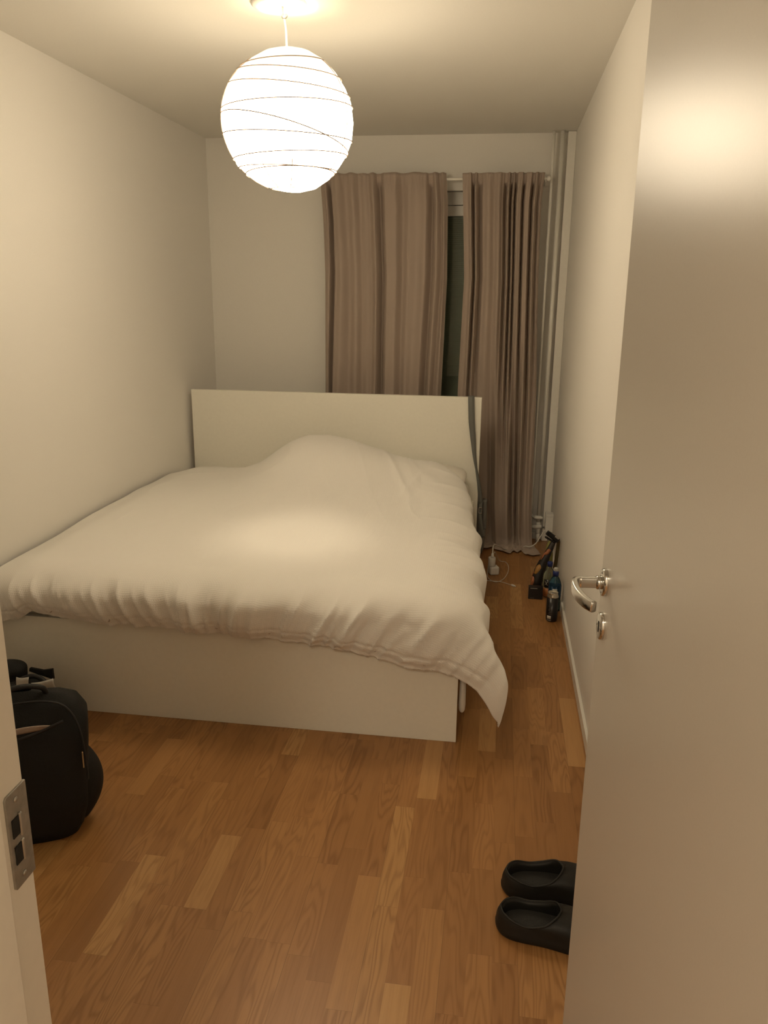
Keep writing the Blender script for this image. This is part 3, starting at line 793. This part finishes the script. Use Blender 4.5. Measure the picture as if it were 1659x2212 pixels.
# ------------------------------------------------------------------ charger and cables
ch = empty('charger_stack', (0.018, 4.47, 0)); tag(ch, 'white round charger plugged onto a white cube adapter on the floor', 'charger')
def cubev(cx, cy, z0, hx, hy, h, rot):
    v, f = boxv(-hx, hx, -hy, hy, z0, z0+h)
    c, s = math.cos(rot), math.sin(rot)
    return [(cx+p[0]*c-p[1]*s, cy+p[0]*s+p[1]*c, p[2]) for p in v], f
bevel(mesh('cube_adapter', *cubev(0.020, 4.475, 0.0, 0.028, 0.028, 0.050, 0.35), M_plastic, ch), 0.010, 4)
lathe('round_charger', (0.008, 4.47, 0.050), [(0.0195, 0.0), (0.0205, 0.004), (0.0215, 0.050), (0.020, 0.054), (0.017, 0.052), (0.0, 0.052)], M_plastic, ch, 28)
lathe('plug_grip', (0.010, 4.47, 0.102), [(0.0075, 0), (0.0085, 0.012), (0.006, 0.026), (0.0, 0.027)], M_plastic, ch, 16)
cb = tube('power_cable', catmull([(0.010, 4.47, 0.126), (0.012, 4.50, 0.155), (0.020, 4.62, 0.135), (0.050, 4.78, 0.075), (0.085, 4.90, 0.020), (0.130, 4.97, 0.004), (0.185, 4.98, 0.004), (0.215, 4.955, 0.030), (0.245, 4.935, 0.034), (0.280, 4.935, 0.060), (0.305, 4.945, 0.100), (0.330, 4.962, 0.137), (0.345, 4.975, 0.150)], 8), 0.0032, M_cable)
tag(cb, 'white power cable looping from the charger over the curtain hem to the outlet box', 'cable')
c2_ = tube('charging_cable', catmull([(0.016, 4.478, 0.118), (0.024, 4.55, 0.11), (0.055, 4.70, 0.010), (0.090, 4.69, 0.006), (0.108, 4.62, 0.004), (0.104, 4.50, 0.004), (0.078, 4.385, 0.004), (0.045, 4.335, 0.004), (0.012, 4.345, 0.004), (-0.012, 4.41, 0.004), (-0.014, 4.50, 0.012), (-0.010, 4.54, 0.05)], 8), 0.0018, M_cable, seg=8)
tag(c2_, 'thin white cable curled in a loop around the charger on the floor', 'cable')
c3_ = empty('phone_cable', (0.05, 4.34, 0)); tag(c3_, 'thin white cable lying straight out with a small plug end beside the bed', 'cable')
tube('cord', catmull([(-0.030, 4.350, 0.003), (0.02, 4.345, 0.003), (0.065, 4.34, 0.003), (0.100, 4.315, 0.003), (0.125, 4.29, 0.004)], 8), 0.0017, M_cable, c3_, 8)
lathe('plug', (0.122, 4.292, 0.006), [(0.002, 0), (0.0055, 0.003), (0.0060, 0.018), (0.0035, 0.024), (0.003, 0.031), (0, 0.0315)], M_plastic, c3_, 14, (0.75, -0.65, 0))

# ------------------------------------------------------------------ grey bag hanging behind the bed corner with its strap over the headboard
gb = empty('grey_backpack', (-0.02, 4.78, 0)); tag(gb, 'grey canvas bag behind the bed with a strap looped over the headboard', 'bag')
def softbox(name, cx, cy, z0, z1, hx, hy, m, parent, p=3.2, top=0.6, rot=0.0, n=40, mz=24, tap=1.0, bulge=0.0):
    V = []; F = []
    for j in range(mz+1):
        w = j/mz; z = z0+(z1-z0)*w
        e = 1-abs(2*w-1)**6*0.22
        s_ = e*(1+(tap-1)*w)+bulge*math.sin(w*math.pi)
        if w > top: s_ *= math.sqrt(max(0.0, 1-((w-top)/(1-top))**2.6))*0.97+0.03
        for i in range(n):
            a = 2*math.pi*i/n; c, s = math.cos(a), math.sin(a)
            x = hx*s_*math.copysign(abs(c)**(2/p), c); y = hy*s_*math.copysign(abs(s)**(2/p), s)
            x += 0.006*fnz(x*9+cx, y*9, z*9); y += 0.006*fnz(x*9, y*9+cy, z*9+4)
            V.append((cx+x*math.cos(rot)-y*math.sin(rot), cy+x*math.sin(rot)+y*math.cos(rot), z))
    for j in range(mz):
        for i in range(n): F.append((j*n+i, j*n+(i+1) % n, (j+1)*n+(i+1) % n, (j+1)*n+i))
    F.append(tuple(range(n))[::-1]); F.append(tuple(mz*n+i for i in range(n)))
    return mesh(name, V, F, m, parent)
softbox('bag_body', -0.125, 4.80, 0.02, 0.36, 0.085, 0.055, M_greybag, gb)
bevel(mesh('side_pocket', *boxv(-0.065, -0.036, 4.735, 4.80, 0.19, 0.375), M_greybag, gb), 0.010, 3)
def ribbon(name, pts, w, nrm, m, parent, th=0.0016):
    P = catmull(pts, 8); V = []; F = []
    n = len(P)
    for i, p in enumerate(P):
        t = (P[min(i+1, n-1)]-P[max(i-1, 0)]).normalized()
        k = i/(n-1)*(len(nrm)-1); a = int(min(k, len(nrm)-2)); q = k-a
        nn = (Vector(nrm[a])*(1-q)+Vector(nrm[a+1])*q).normalized(); side = t.cross(nn).normalized()
        ww = w if not isinstance(w, (list, tuple)) else interp(i/(n-1), np.linspace(0, 1, len(w)), w)
        V += [p-side*ww/2, p+side*ww/2]
    F = [(2*i, 2*i+1, 2*i+3, 2*i+2) for i in range(n-1)]
    o = mesh(name, V, F, m, parent); solid(o, th); return o
sr = ribbon('shoulder_strap', [(-0.150, 4.755, 0.60), (-0.152, 4.722, 0.90), (-0.155, 4.718, 0.995), (-0.155, 4.700, 1.004), (-0.155, 4.680, 0.998), (-0.152, 4.672, 0.95), (-0.146, 4.668, 0.86), (-0.134, 4.666, 0.76), (-0.122, 4.665, 0.66), (-0.108, 4.664, 0.58), (-0.092, 4.67, 0.50), (-0.082, 4.69, 0.43), (-0.075, 4.71, 0.36)],
            [0.036]*6+[0.036, 0.032, 0.022, 0.014, 0.020, 0.026, 0.028], [(0, 1, 0), (0, 1, 0.0), (0, .2, 1), (0, -1, 0.1), (0, -1, 0), (0.3, -1, 0), (.5, -.9, 0), (.4, -1, 0), (.2, -1, 0)], M_strap, gb)
bk = empty('x', (0, 0, 0)); bpy.data.objects.remove(bk)
bu = bevel(mesh('strap_buckle', *join([boxv(-0.086, -0.064, 4.698, 4.704, 0.300, 0.305), boxv(-0.086, -0.064, 4.698, 4.704, 0.335, 0.340), boxv(-0.086, -0.082, 4.698, 4.704, 0.30, 0.34), boxv(-0.068, -0.064, 4.698, 4.704, 0.30, 0.34)]), M_chrome, gb), 0.001, 2)
ribbon('hanging_strap', [(-0.075, 4.71, 0.37), (-0.078, 4.705, 0.30), (-0.066, 4.70, 0.22), (-0.052, 4.705, 0.15)], 0.024, [(0, -1, 0), (0, -1, 0)], M_strap, gb)

# ------------------------------------------------------------------ things standing along the right wall
def text_obj(name, body, size, loc, rot, m, parent, extr=0.0003, ax='CENTER'):
    cu = bpy.data.curves.new(name, 'FONT'); cu.body = body; cu.size = size; cu.extrude = extr; cu.align_x = ax
    o = bpy.data.objects.new(name, cu); COL.objects.link(o)
    dg = bpy.context.evaluated_depsgraph_get(); me = bpy.data.meshes.new_from_object(o.evaluated_get(dg))
    bpy.data.objects.remove(o)
    base = Vector((0, 0, 0)); q = parent
    while q is not None: base += q.location; q = q.parent
    me.materials.clear(); me.materials.append(m)
    ob = bpy.data.objects.new(name, me); COL.objects.link(ob); ob.parent = parent
    ob.location = Vector(loc)-base; ob.rotation_euler = rot; return ob

M_canblk = mat('black_can_print', (0.012, 0.010, 0.010), 0.3)
M_alu = mat('brushed_aluminium', (0.62, 0.58, 0.50), 0.25, metal=0.9)
M_print = mat('pale_print', (0.60, 0.57, 0.50), 0.5)
M_dimprint = mat('grey_print', (0.16, 0.14, 0.12), 0.5)
can = empty('drink_can', (0.316, 3.825, 0)); tag(can, 'tall black drink can with silver top and small label print on the floor', 'can')
cx, cy = 0.316, 3.825
lathe('can_body', (cx, cy, 0.0), [(0.022, 0.0), (0.026, 0.003), (0.0285, 0.010), (0.0290, 0.020), (0.0290, 0.128)], M_canblk, can, 40)
lathe('can_top', (cx, cy, 0.128), [(0.0290, 0.0), (0.0285, 0.004), (0.0255, 0.014), (0.0245, 0.019), (0.0262, 0.0215), (0.0262, 0.0235), (0.0240, 0.0235), (0.0225, 0.018), (0.0, 0.0175)], M_alu, can, 40)
bevel(mesh('pull_tab', *boxv(cx-0.006, cx+0.006, cy-0.012, cy+0.006, 0.1462, 0.1478), M_alu, can), 0.001, 2)
def wrap(name, ang0, ang1, z0, z1, rad, m, parent, c, th=0.0004):
    def fn(u, v):
        a = ang0+(ang1-ang0)*u; return (c[0]+rad*math.cos(a), c[1]+rad*math.sin(a), z0+(z1-z0)*v)
    o = grid(name, fn, 10, 3, m, parent); solid(o, th); return o
wrap('label_barcode', -2.45, -1.75, 0.017, 0.034, 0.0293, M_print, can, (cx, cy))
wrap('label_line', -2.45, -1.70, 0.0095, 0.0115, 0.0289, M_print, can, (cx, cy))
for k in range(8):
    z = 0.042+k*0.0068
    wrap('label_text', -2.25+0.05*(k % 3), -1.65-0.07*((k*5) % 4), z, z+0.0022, 0.0293, M_dimprint, can, (cx, cy))

def clear(name, col, rough=0.08): return mat(name, col, rough, trans=0.85, ior=1.3)
M_blue = clear('blue_clear_plastic', (0.10, 0.25, 0.36)); M_bluelab = mat('blue_label', (0.03, 0.075, 0.17), 0.4)
M_cap = mat('dark_blue_cap', (0.015, 0.03, 0.16), 0.4); M_clearp = clear('clear_plastic', (0.55, 0.60, 0.45)); M_oran = mat('orange_label', (0.45, 0.17, 0.05), 0.5)
b1 = empty('water_bottle', (0.3345, 3.965, 0)); tag(b1, 'blue plastic bottle with a dark blue cap, directly behind the black can', 'bottle', 'drink bottles along the right wall')
bc = (0.3345, 3.965)
lathe('bottle_body', (*bc, 0), [(0.026, 0.0), (0.031, 0.004), (0.0325, 0.02), (0.031, 0.05), (0.0325, 0.08), (0.0325, 0.135), (0.030, 0.155), (0.022, 0.175), (0.014, 0.187), (0.013, 0.195)], M_blue, b1, 36)
wrap('bottle_label', 0, 2*math.pi, 0.075, 0.138, 0.0330, M_bluelab, b1, bc)
wrap('label_mark', -2.0, -1.25, 0.116, 0.128, 0.0335, M_print, b1, bc)
lathe('cap', (*bc, 0.190), [(0.0155, 0), (0.0155, 0.022), (0.012, 0.026), (0, 0.0265)], M_cap, b1, 24)
lathe('spout_cover', (bc[0], bc[1]+0.0, 0.214), [(0.012, 0), (0.012, 0.014), (0.009, 0.02), (0, 0.021)], mat('clear_lid', (0.8, 0.8, 0.75), 0.1, trans=0.6), b1, 20)
b2 = empty('soda_bottle', (0.318, 4.160, 0)); tag(b2, 'clear yellowish bottle with a round black label and blue cap behind the blue bottle', 'bottle', 'drink bottles along the right wall')
bc2 = (0.318, 4.165)
lathe('bottle_body', (*bc2, 0), [(0.026, 0.0), (0.032, 0.004), (0.0335, 0.02), (0.0335, 0.11), (0.030, 0.132), (0.019, 0.152), (0.012, 0.165), (0.012, 0.175)], M_clearp, b2, 36)
wrap('round_label', -2.5, -1.6, 0.060, 0.105, 0.0340, M_canblk, b2, bc2)
wrap('lower_label', -2.8, -1.2, 0.008, 0.055, 0.0342, M_oran, b2, bc2)
for s_ in (1, -1):
    tube('label_cross', [(bc2[0]+0.0345*math.cos(a), bc2[1]+0.0345*math.sin(a), z) for a, z in zip(np.linspace(-2.25, -1.85, 6), np.linspace(0.083-0.011*s_, 0.083+0.011*s_, 6))], 0.0011, M_print, b2, 6)
lathe('cap', (*bc2, 0.171), [(0.0140, 0), (0.0145, 0.022), (0.012, 0.026), (0, 0.0265)], M_cap, b2, 24)

# slanted black pouch printed with fruit slices, its shiny black clip on top
pk = empty('printed_pouch', (0.262, 4.25, 0)); tag(pk, 'black pouch printed with orange fruit shapes, leaning right with a shiny black clip', 'pouch')
M_pouch = mat('black_glossy_foil', (0.014, 0.010, 0.008), 0.35, bump=0.3, bscale=60)
M_fruit = mat('orange_print', (0.40, 0.145, 0.062), 0.45, bump=0.3, bscale=120, vary=0.35)
M_fruit2 = mat('yellow_orange_print', (0.46, 0.24, 0.07), 0.45, bump=0.3, bscale=160, vary=0.3)
axis0, axis1 = Vector((0.252, 4.235, 0.0)), Vector((0.330, 4.275, 0.285))
def pouch(u, v):
    a = 2*math.pi*u; p = axis0.lerp(axis1, v)
    hw = interp(v, [0, .05, .3, .6, .85, 1], [.026, .029, .034, .026, .017, .012]); ht = interp(v, [0, .2, .8, 1], [.022, .024, .012, .006])
    p = p+Vector((-0.012*math.sin(v*math.pi*1.3), 0, 0))
    ca, sa = math.cos(a), math.sin(a)
    return tuple(p+Vector((hw*math.copysign(abs(ca)**.8, ca)+0.002*fnz(v*20, a*2, 1), ht*sa, 0)))
grid('pouch_body', pouch, 40, 50, M_pouch, pk)
def patch(name, u0, v0, ru, rv, m):
    cen = None; V = []; N = 18
    def pt(uu, vv):
        q = Vector(pouch(uu, vv)); c = axis0.lerp(axis1, vv)+Vector((-0.012*math.sin(vv*math.pi*1.3), 0, 0)); return q+(q-c).normalized()*0.0009
    V.append(pt(u0, v0))
    for k in range(N):
        a = 2*math.pi*k/N; V.append(pt(u0+ru*math.cos(a)*(1+.15*math.sin(3*a)), v0+rv*math.sin(a)))
    F = [(0, 1+k, 1+(k+1) % N) for k in range(N)]
    o = mesh(name, V, F, m, pk); solid(o, 0.0006, 1)
patch('fruit_print', 0.60, 0.20, 0.080, 0.105, M_fruit); patch('fruit_print', 0.66, 0.44, 0.085, 0.095, M_fruit2)
patch('fruit_print', 0.60, 0.70, 0.055, 0.080, M_fruit); patch('fruit_print', 0.70, 0.78, 0.09, 0.060, M_fruit); patch('fruit_print', 0.55, 0.34, 0.04, 0.06, M_fruit)
def clipv(c, L, W, T, ang):
    v, f = boxv(-L, L, -W, W, -T, T); co, si = math.cos(ang), math.sin(ang)
    return [(c[0]+p[0]*co-p[2]*si, c[1]+p[1], c[2]+p[0]*si+p[2]*co) for p in v], f
bevel(mesh('clip', *join([clipv((0.330, 4.275, 0.305), 0.040, 0.010, 0.013, -0.62), clipv((0.318, 4.27, 0.288), 0.034, 0.008, 0.005, -0.50)]), M_bagglo, pk), 0.004, 3)
bevel(mesh('clip_plate', *clipv((0.352, 4.263, 0.306), 0.013, 0.0105, 0.006, -0.62), M_chrome, pk), 0.002, 2)
# yellowish folded bag and khaki strap behind the pouch
M_khaki = mat('khaki_webbing', (0.17, 0.125, 0.055), 0.7, bump=0.4, bscale=300); M_lime = mat('yellow_green_foil', (0.30, 0.27, 0.075), 0.5, bump=0.4, bscale=60)
yb = empty('folded_yellow_bag', (0.335, 4.42, 0)); tag(yb, 'yellow-green folded bag with a khaki strap, against the wall behind the pouch', 'bag')
ribbon('khaki_strap', [(0.366, 4.45, 0.06), (0.370, 4.42, 0.14), (0.371, 4.38, 0.24), (0.362, 4.35, 0.272), (0.340, 4.36, 0.245), (0.322, 4.38, 0.20)], 0.024, [(-1, -1, 0), (-1, -1, 0), (-.8, -1, 0), (0, -1, .3), (.2, -1, 0)], M_khaki, yb, 0.002)
softbox('bag_body', 0.325, 4.41, 0.002, 0.245, 0.030, 0.035, M_lime, yb, p=2.4, top=0.5, tap=0.6)
# small black card box
cbx = empty('black_card_box', (0.245, 4.13, 0)); tag(cbx, 'small flat black box with tiny white lettering, left of the bottles', 'box')
bevel(mesh('box_body', *boxv(0.210, 0.285, 4.105, 4.135, 0.0, 0.070), M_canblk, cbx), 0.0012, 2)
bevel(mesh('label_text', *join([boxv(0.219+k*0.0042, 0.2222+k*0.0042, 4.1042, 4.1052, 0.0600, 0.0632) for k in range(9)]), M_print, cbx), 0.0002, 1)
bevel(mesh('label_line', *join([boxv(0.218+k*0.0034, 0.2206+k*0.0034, 4.1042, 4.1052, 0.0058, 0.0076) for k in range(7)]), M_dimprint, cbx), 0.0002, 1)

# ------------------------------------------------------------------ black backpack by the doorway
bp_ = empty('black_backpack', (-1.325, 1.93, 0)); tag(bp_, 'black backpack standing on the floor at the left, half behind the door jamb', 'backpack')
ROT = 0.50
def backpack(u, v):
    a = 2*math.pi*u; c, s = math.cos(a), math.sin(a)
    z = 0.002+0.456*v
    hw = interp(v, [0, .06, .2, .40, .60, .80, .90, .96, 1], [.125, .140, .158, .166, .170, .170, .150, .110, .030])
    hd_ = interp(v, [0, .06, .25, .5, .75, .9, 1], [.085, .10, .115, .110, .095, .060, .008])
    p = 2/4.2
    x = hw*math.copysign(abs(c)**p, c); y = hd_*math.copysign(abs(s)**p, s)
    x += 0.005*fnz(x*8, z*8, 3); y += 0.008*fnz(x*7, z*6, 7)
    z2 = z+0.004*fnz(x*10, y*10, 1)*v
    cx_, cy_ = -1.325, 1.93
    return (cx_+x*math.cos(ROT)-y*math.sin(ROT), cy_+x*math.sin(ROT)+y*math.cos(ROT), z2 if v > 0 else 0.002)
grid('bag_body', backpack, 96, 70, M_bag, bp_)
def BL(x, y, z): return (-1.325+x*math.cos(ROT)-y*math.sin(ROT), 1.93+x*math.sin(ROT)+y*math.cos(ROT), z)
# piping round the front panel
arc = [(-0.158, -0.112, 0.20), (-0.158, -0.108, 0.28), (-0.148, -0.088, 0.385), (-0.110, -0.062, 0.425), (-0.03, -0.048, 0.440), (0.06, -0.048, 0.436), (0.118, -0.058, 0.412), (0.150, -0.085, 0.350), (0.160, -0.104, 0.24), (0.160, -0.112, 0.20)]
tube('zip_piping', catmull([BL(*p) for p in arc], 8), 0.0032, M_bag2, bp_, 8)
def lip(u, v):
    x = -0.085+0.165*u; w = 0.010*math.sin(u*math.pi)**0.6
    return BL(x, -0.089-0.004*v-0.012*(1-u)*0-0.002, 0.372+0.018*u-0.012*u*u+w*(v-0.5)*2)
lp = grid('pocket_lining', lip, 24, 4, M_lining, bp_); solid(lp, 0.003); lp['label'] = 'pale inner lining at the open top zip'
ribbon('front_flap_edge', [BL(-0.15, -0.112, 0.345), BL(-0.06, -0.116, 0.355), BL(0.03, -0.114, 0.372), BL(0.11, -0.100, 0.392)], 0.008, [(0, -1, 0), (0, -1, 0)], M_bag2, bp_, 0.004)
tube('carry_handle', catmull([BL(-0.035, -0.02, 0.440), BL(-0.03, -0.03, 0.475), BL(0.012, -0.03, 0.482), BL(0.055, -0.02, 0.468), BL(0.07, -0.01, 0.440)], 8), 0.008, M_bag2, bp_, 10)
bevel(mesh('zip_puller', *boxv(-1.352, -1.342, 1.868, 1.876, 0.452, 0.498), M_bagglo, bp_), 0.003, 2)
def pocket(u, v):
    a = -math.pi*0.5+math.pi*u; z = 0.035+0.225*v
    b_ = math.sin(min(1, v*0.93+0.07)*math.pi)**0.62
    x = 0.130+0.070*b_*math.cos(a); y = 0.078*math.sin(a)*(0.5+.5*b_)
    return BL(x, y, z)
pc = grid('side_pocket', pocket, 28, 24, M_bag, bp_); solid(pc, 0.003)
bevel(mesh('logo_tab', *[[BL(*p) for p in boxv(0.150, 0.1535, -0.106, -0.098, 0.235, 0.285)[0]], boxv(0, 1, 0, 1, 0, 1)[1]], mat('tan_tab', (0.42, 0.28, 0.14), 0.6), bp_), 0.001, 2)
for pts, w_ in (([BL(-0.17, -0.10, 0.33), BL(-0.165, -0.112, 0.375), BL(-0.135, -0.085, 0.405), BL(-0.11, -0.07, 0.425)], 0.009), ([BL(-0.19, -0.08, 0.36), BL(-0.18, -0.09, 0.39), BL(-0.155, -0.08, 0.410)], 0.004)):
    ribbon('strap_edging', pts, w_, [(0, -1, 0.2), (0, -1, 0.2)], M_lining if w_ > .005 else M_yel, bp_, 0.002)

# second black bag behind it, with papers sticking out
tb = empty('black_tote_bag', (-1.64, 2.42, 0)); tag(tb, 'black soft bag behind the backpack, standing against the footboard', 'bag')
softbox('bag_body', -1.66, 2.42, 0.002, 0.215, 0.125, 0.075, M_bag, tb, p=2.8, top=0.75)
softbox('rolled_top', -1.715, 2.45, 0.19, 0.272, 0.058, 0.045, M_bag, tb, p=2.4, top=0.55)
tube('bag_handle', catmull([(-1.665, 2.40, 0.20), (-1.64, 2.41, 0.228), (-1.60, 2.42, 0.236), (-1.565, 2.42, 0.218), (-1.535, 2.40, 0.185), (-1.525, 2.38, 0.14)], 8), 0.0085, M_bag2, tb, 10)
bevel(mesh('bag_flap', *([(-1.655, 2.47, 0.225), (-1.555, 2.46, 0.205), (-1.556, 2.46, 0.247), (-1.60, 2.468, 0.234), (-1.655, 2.475, 0.236), (-1.655, 2.482, 0.225), (-1.555, 2.472, 0.205), (-1.556, 2.472, 0.247), (-1.60, 2.48, 0.234), (-1.655, 2.487, 0.236)],
      [(0, 1, 2, 3, 4), (9, 8, 7, 6, 5), (0, 5, 6, 1), (1, 6, 7, 2), (2, 7, 8, 3), (3, 8, 9, 4), (4, 9, 5, 0)]), M_bag, tb, smooth=False), 0.002, 2)
def paper(name, corners, lab):
    c = [Vector(p) for p in corners]
    def fn(u, v):
        p = (c[0]*(1-u)+c[1]*u)*(1-v)+(c[3]*(1-u)+c[2]*u)*v
        return tuple(p+Vector((0, -0.008*math.sin(u*math.pi)-0.004*math.sin(v*9), 0)))
    o = grid(name, fn, 14, 14, M_paper); solid(o, 0.0015); tag(o, lab, 'paper', 'papers in the black bags'); return o
paper('folded_paper', [(-1.598, 2.30, 0.150), (-1.560, 2.30, 0.170), (-1.542, 2.30, 0.298), (-1.588, 2.30, 0.294)], 'crumpled grey-white paper strip standing upright in the black bags')
paper('paper_sheet', [(-1.550, 2.315, 0.200), (-1.455, 2.315, 0.195), (-1.462, 2.315, 0.292), (-1.545, 2.315, 0.268)], 'pale paper sheet lying under the handle of the black tote bag')

# ------------------------------------------------------------------ clogs
def make_clog(name, ox, oy, rot, label):
    root = empty(name, (ox, oy, 0)); root.rotation_euler = (0, 0, rot)
    tag(root, label, 'shoe', 'black clogs beside the door')
    L = 0.275
    WS = 1.0
    def outline(t):      # half width inner/outer along the length, t 0 heel..1 toe
        w1 = interp(t, [0, .02, .06, .15, .3, .45, .6, .75, .88, .95, .985, 1], [0, .022, .037, .050, .052, .050, .053, .057, .053, .040, .024, 0])
        w2 = interp(t, [0, .02, .06, .15, .3, .45, .6, .75, .88, .95, .985, 1], [0, .022, .037, .049, .050, .047, .050, .055, .050, .037, .022, 0])
        return w1, w2
    def at(n, zf, inset, name_, m, capb=False, capt=False):
        pass
    N = 64
    def ringpts(z, ins, zfun=None):
        R = []
        for k in range(N):
            a = 2*math.pi*k/N
            t = 0.5-0.5*math.cos(a)
            w1, w2 = outline(t)
            x = ins+(L-2*ins)*t
            s = 1 if math.sin(a) >= 0 else -1
            w = (w1 if s > 0 else w2)
            # round rather than pointed ends
            y = s*max(0, w*WS-ins*0.9)*1.0
            zz = z if zfun is None else zfun(t, z)
            R.append(Vector((x, y, zz)))
        for _ in range(3):
            R = [(R[i-1]+R[i]*2+R[(i+1) % N])/4 for i in range(N)]
        return R
    def rim(t, z):      # height of the opening's rim
        return interp(t, [0, .1, .3, .45, .58, .64, 1], [.058, .060, .050, .052, .082, .09, .09])
    # outer shell rows: sole edge up to the rim; front closes over as the toe box
    rows = []
    for z, ins in ((0.0, 0.008), (0.003, 0.003), (0.010, 0.0), (0.022, -0.001), (0.030, 0.001)):
        rows.append(ringpts(z, ins))
    # upper: rows converge to a centre opening curve
    def opening(k):
        a = 2*math.pi*k/N; t = 0.5-0.5*math.cos(a)
        x = 0.012+(0.60*L-0.012)*t; w1, w2 = interp(t, [0, .05, .2, .5, .8, .95, 1], [0, .016, .028, .032, .030, .017, 0]), 0
        s = 1 if math.sin(a) >= 0 else -1
        z = interp(t, [0, .15, .45, .75, .9, 1], [.060, .060, .050, .062, .078, .083])
        return Vector((x, s*w1*1.50, z))
    OP = [opening(k) for k in range(N)]
    for _ in range(3): OP = [(OP[i-1]+OP[i]*2+OP[(i+1) % N])/4 for i in range(N)]
    base = rows[-1]
    M_ = 9
    for j in range(1, M_+1):
        w = j/M_
        R = []
        for k in range(N):
            p = base[k]; q = OP[k]
            lift = math.sin(w*math.pi/2)
            h = p.lerp(q, w)
            zz = p.z+(q.z-p.z)*lift
            R.append(Vector((p.x+(q.x-p.x)*(w**1.6), p.y+(q.y-p.y)*(w**1.6), zz)))
        rows.append(R)
    V = [p for r in rows for p in r]; F = []
    for j in range(len(rows)-1):
        for k in range(N): F.append((j*N+k, j*N+(k+1) % N, (j+1)*N+(k+1) % N, (j+1)*N+k))
    # inner wall down to the footbed
    inn = [[Vector((0.012+(q.x-0.012)*0.985+0.002, q.y*0.90, q.z+0.002)) for q in OP], [Vector((0.018+(q.x-0.012)*0.99, q.y*0.86, q.z-0.010)) for q in OP], [Vector((0.018+(q.x-0.012)*1.15, q.y*0.95, 0.026)) for q in OP]]
    b0 = (len(rows)-1)*N
    V += [p for r in inn for p in r]
    for j in range(3):
        for k in range(N):
            a_ = b0+j*N
            F.append((a_+k, a_+(k+1) % N, a_+N+(k+1) % N, a_+N+k))
    F.append(tuple(range(N))[::-1])
    def loc(vs): return [(root.location.x+v.x, root.location.y+v.y, v.z) for v in vs]
    mesh('shoe_upper', loc(V), F, M_clog, root)
    fbp = [Vector((q.x, q.y*1.0, 0.0265)) for q in inn[2]]
    c0 = sum(fbp, Vector())/N
    V2 = [c0-Vector((0, 0, 0.003))]+[c0.lerp(p, .5)-Vector((0, 0, .0025)) for p in fbp]+[p+Vector((0, 0, .001)) for p in fbp]
    F2 = [(0, 1+k, 1+(k+1) % N) for k in range(N)]+[(1+k, 1+N+k, 1+N+(k+1) % N, 1+(k+1) % N) for k in range(N)]
    mesh('footbed', loc(V2), F2, M_clog_in, root)
    tube('rim_edge', loc([q+Vector((0, 0, .001)) for q in OP]), 0.0030, M_clog, root, 8, closed=True)
    return root
make_clog('clog', 0.070, 1.886, 0.03, 'black rubber clog farther from the camera, beside the open door')
make_clog('clog', 0.056, 1.752, -0.15, 'black rubber clog nearer to the camera, its toe hidden by the door')
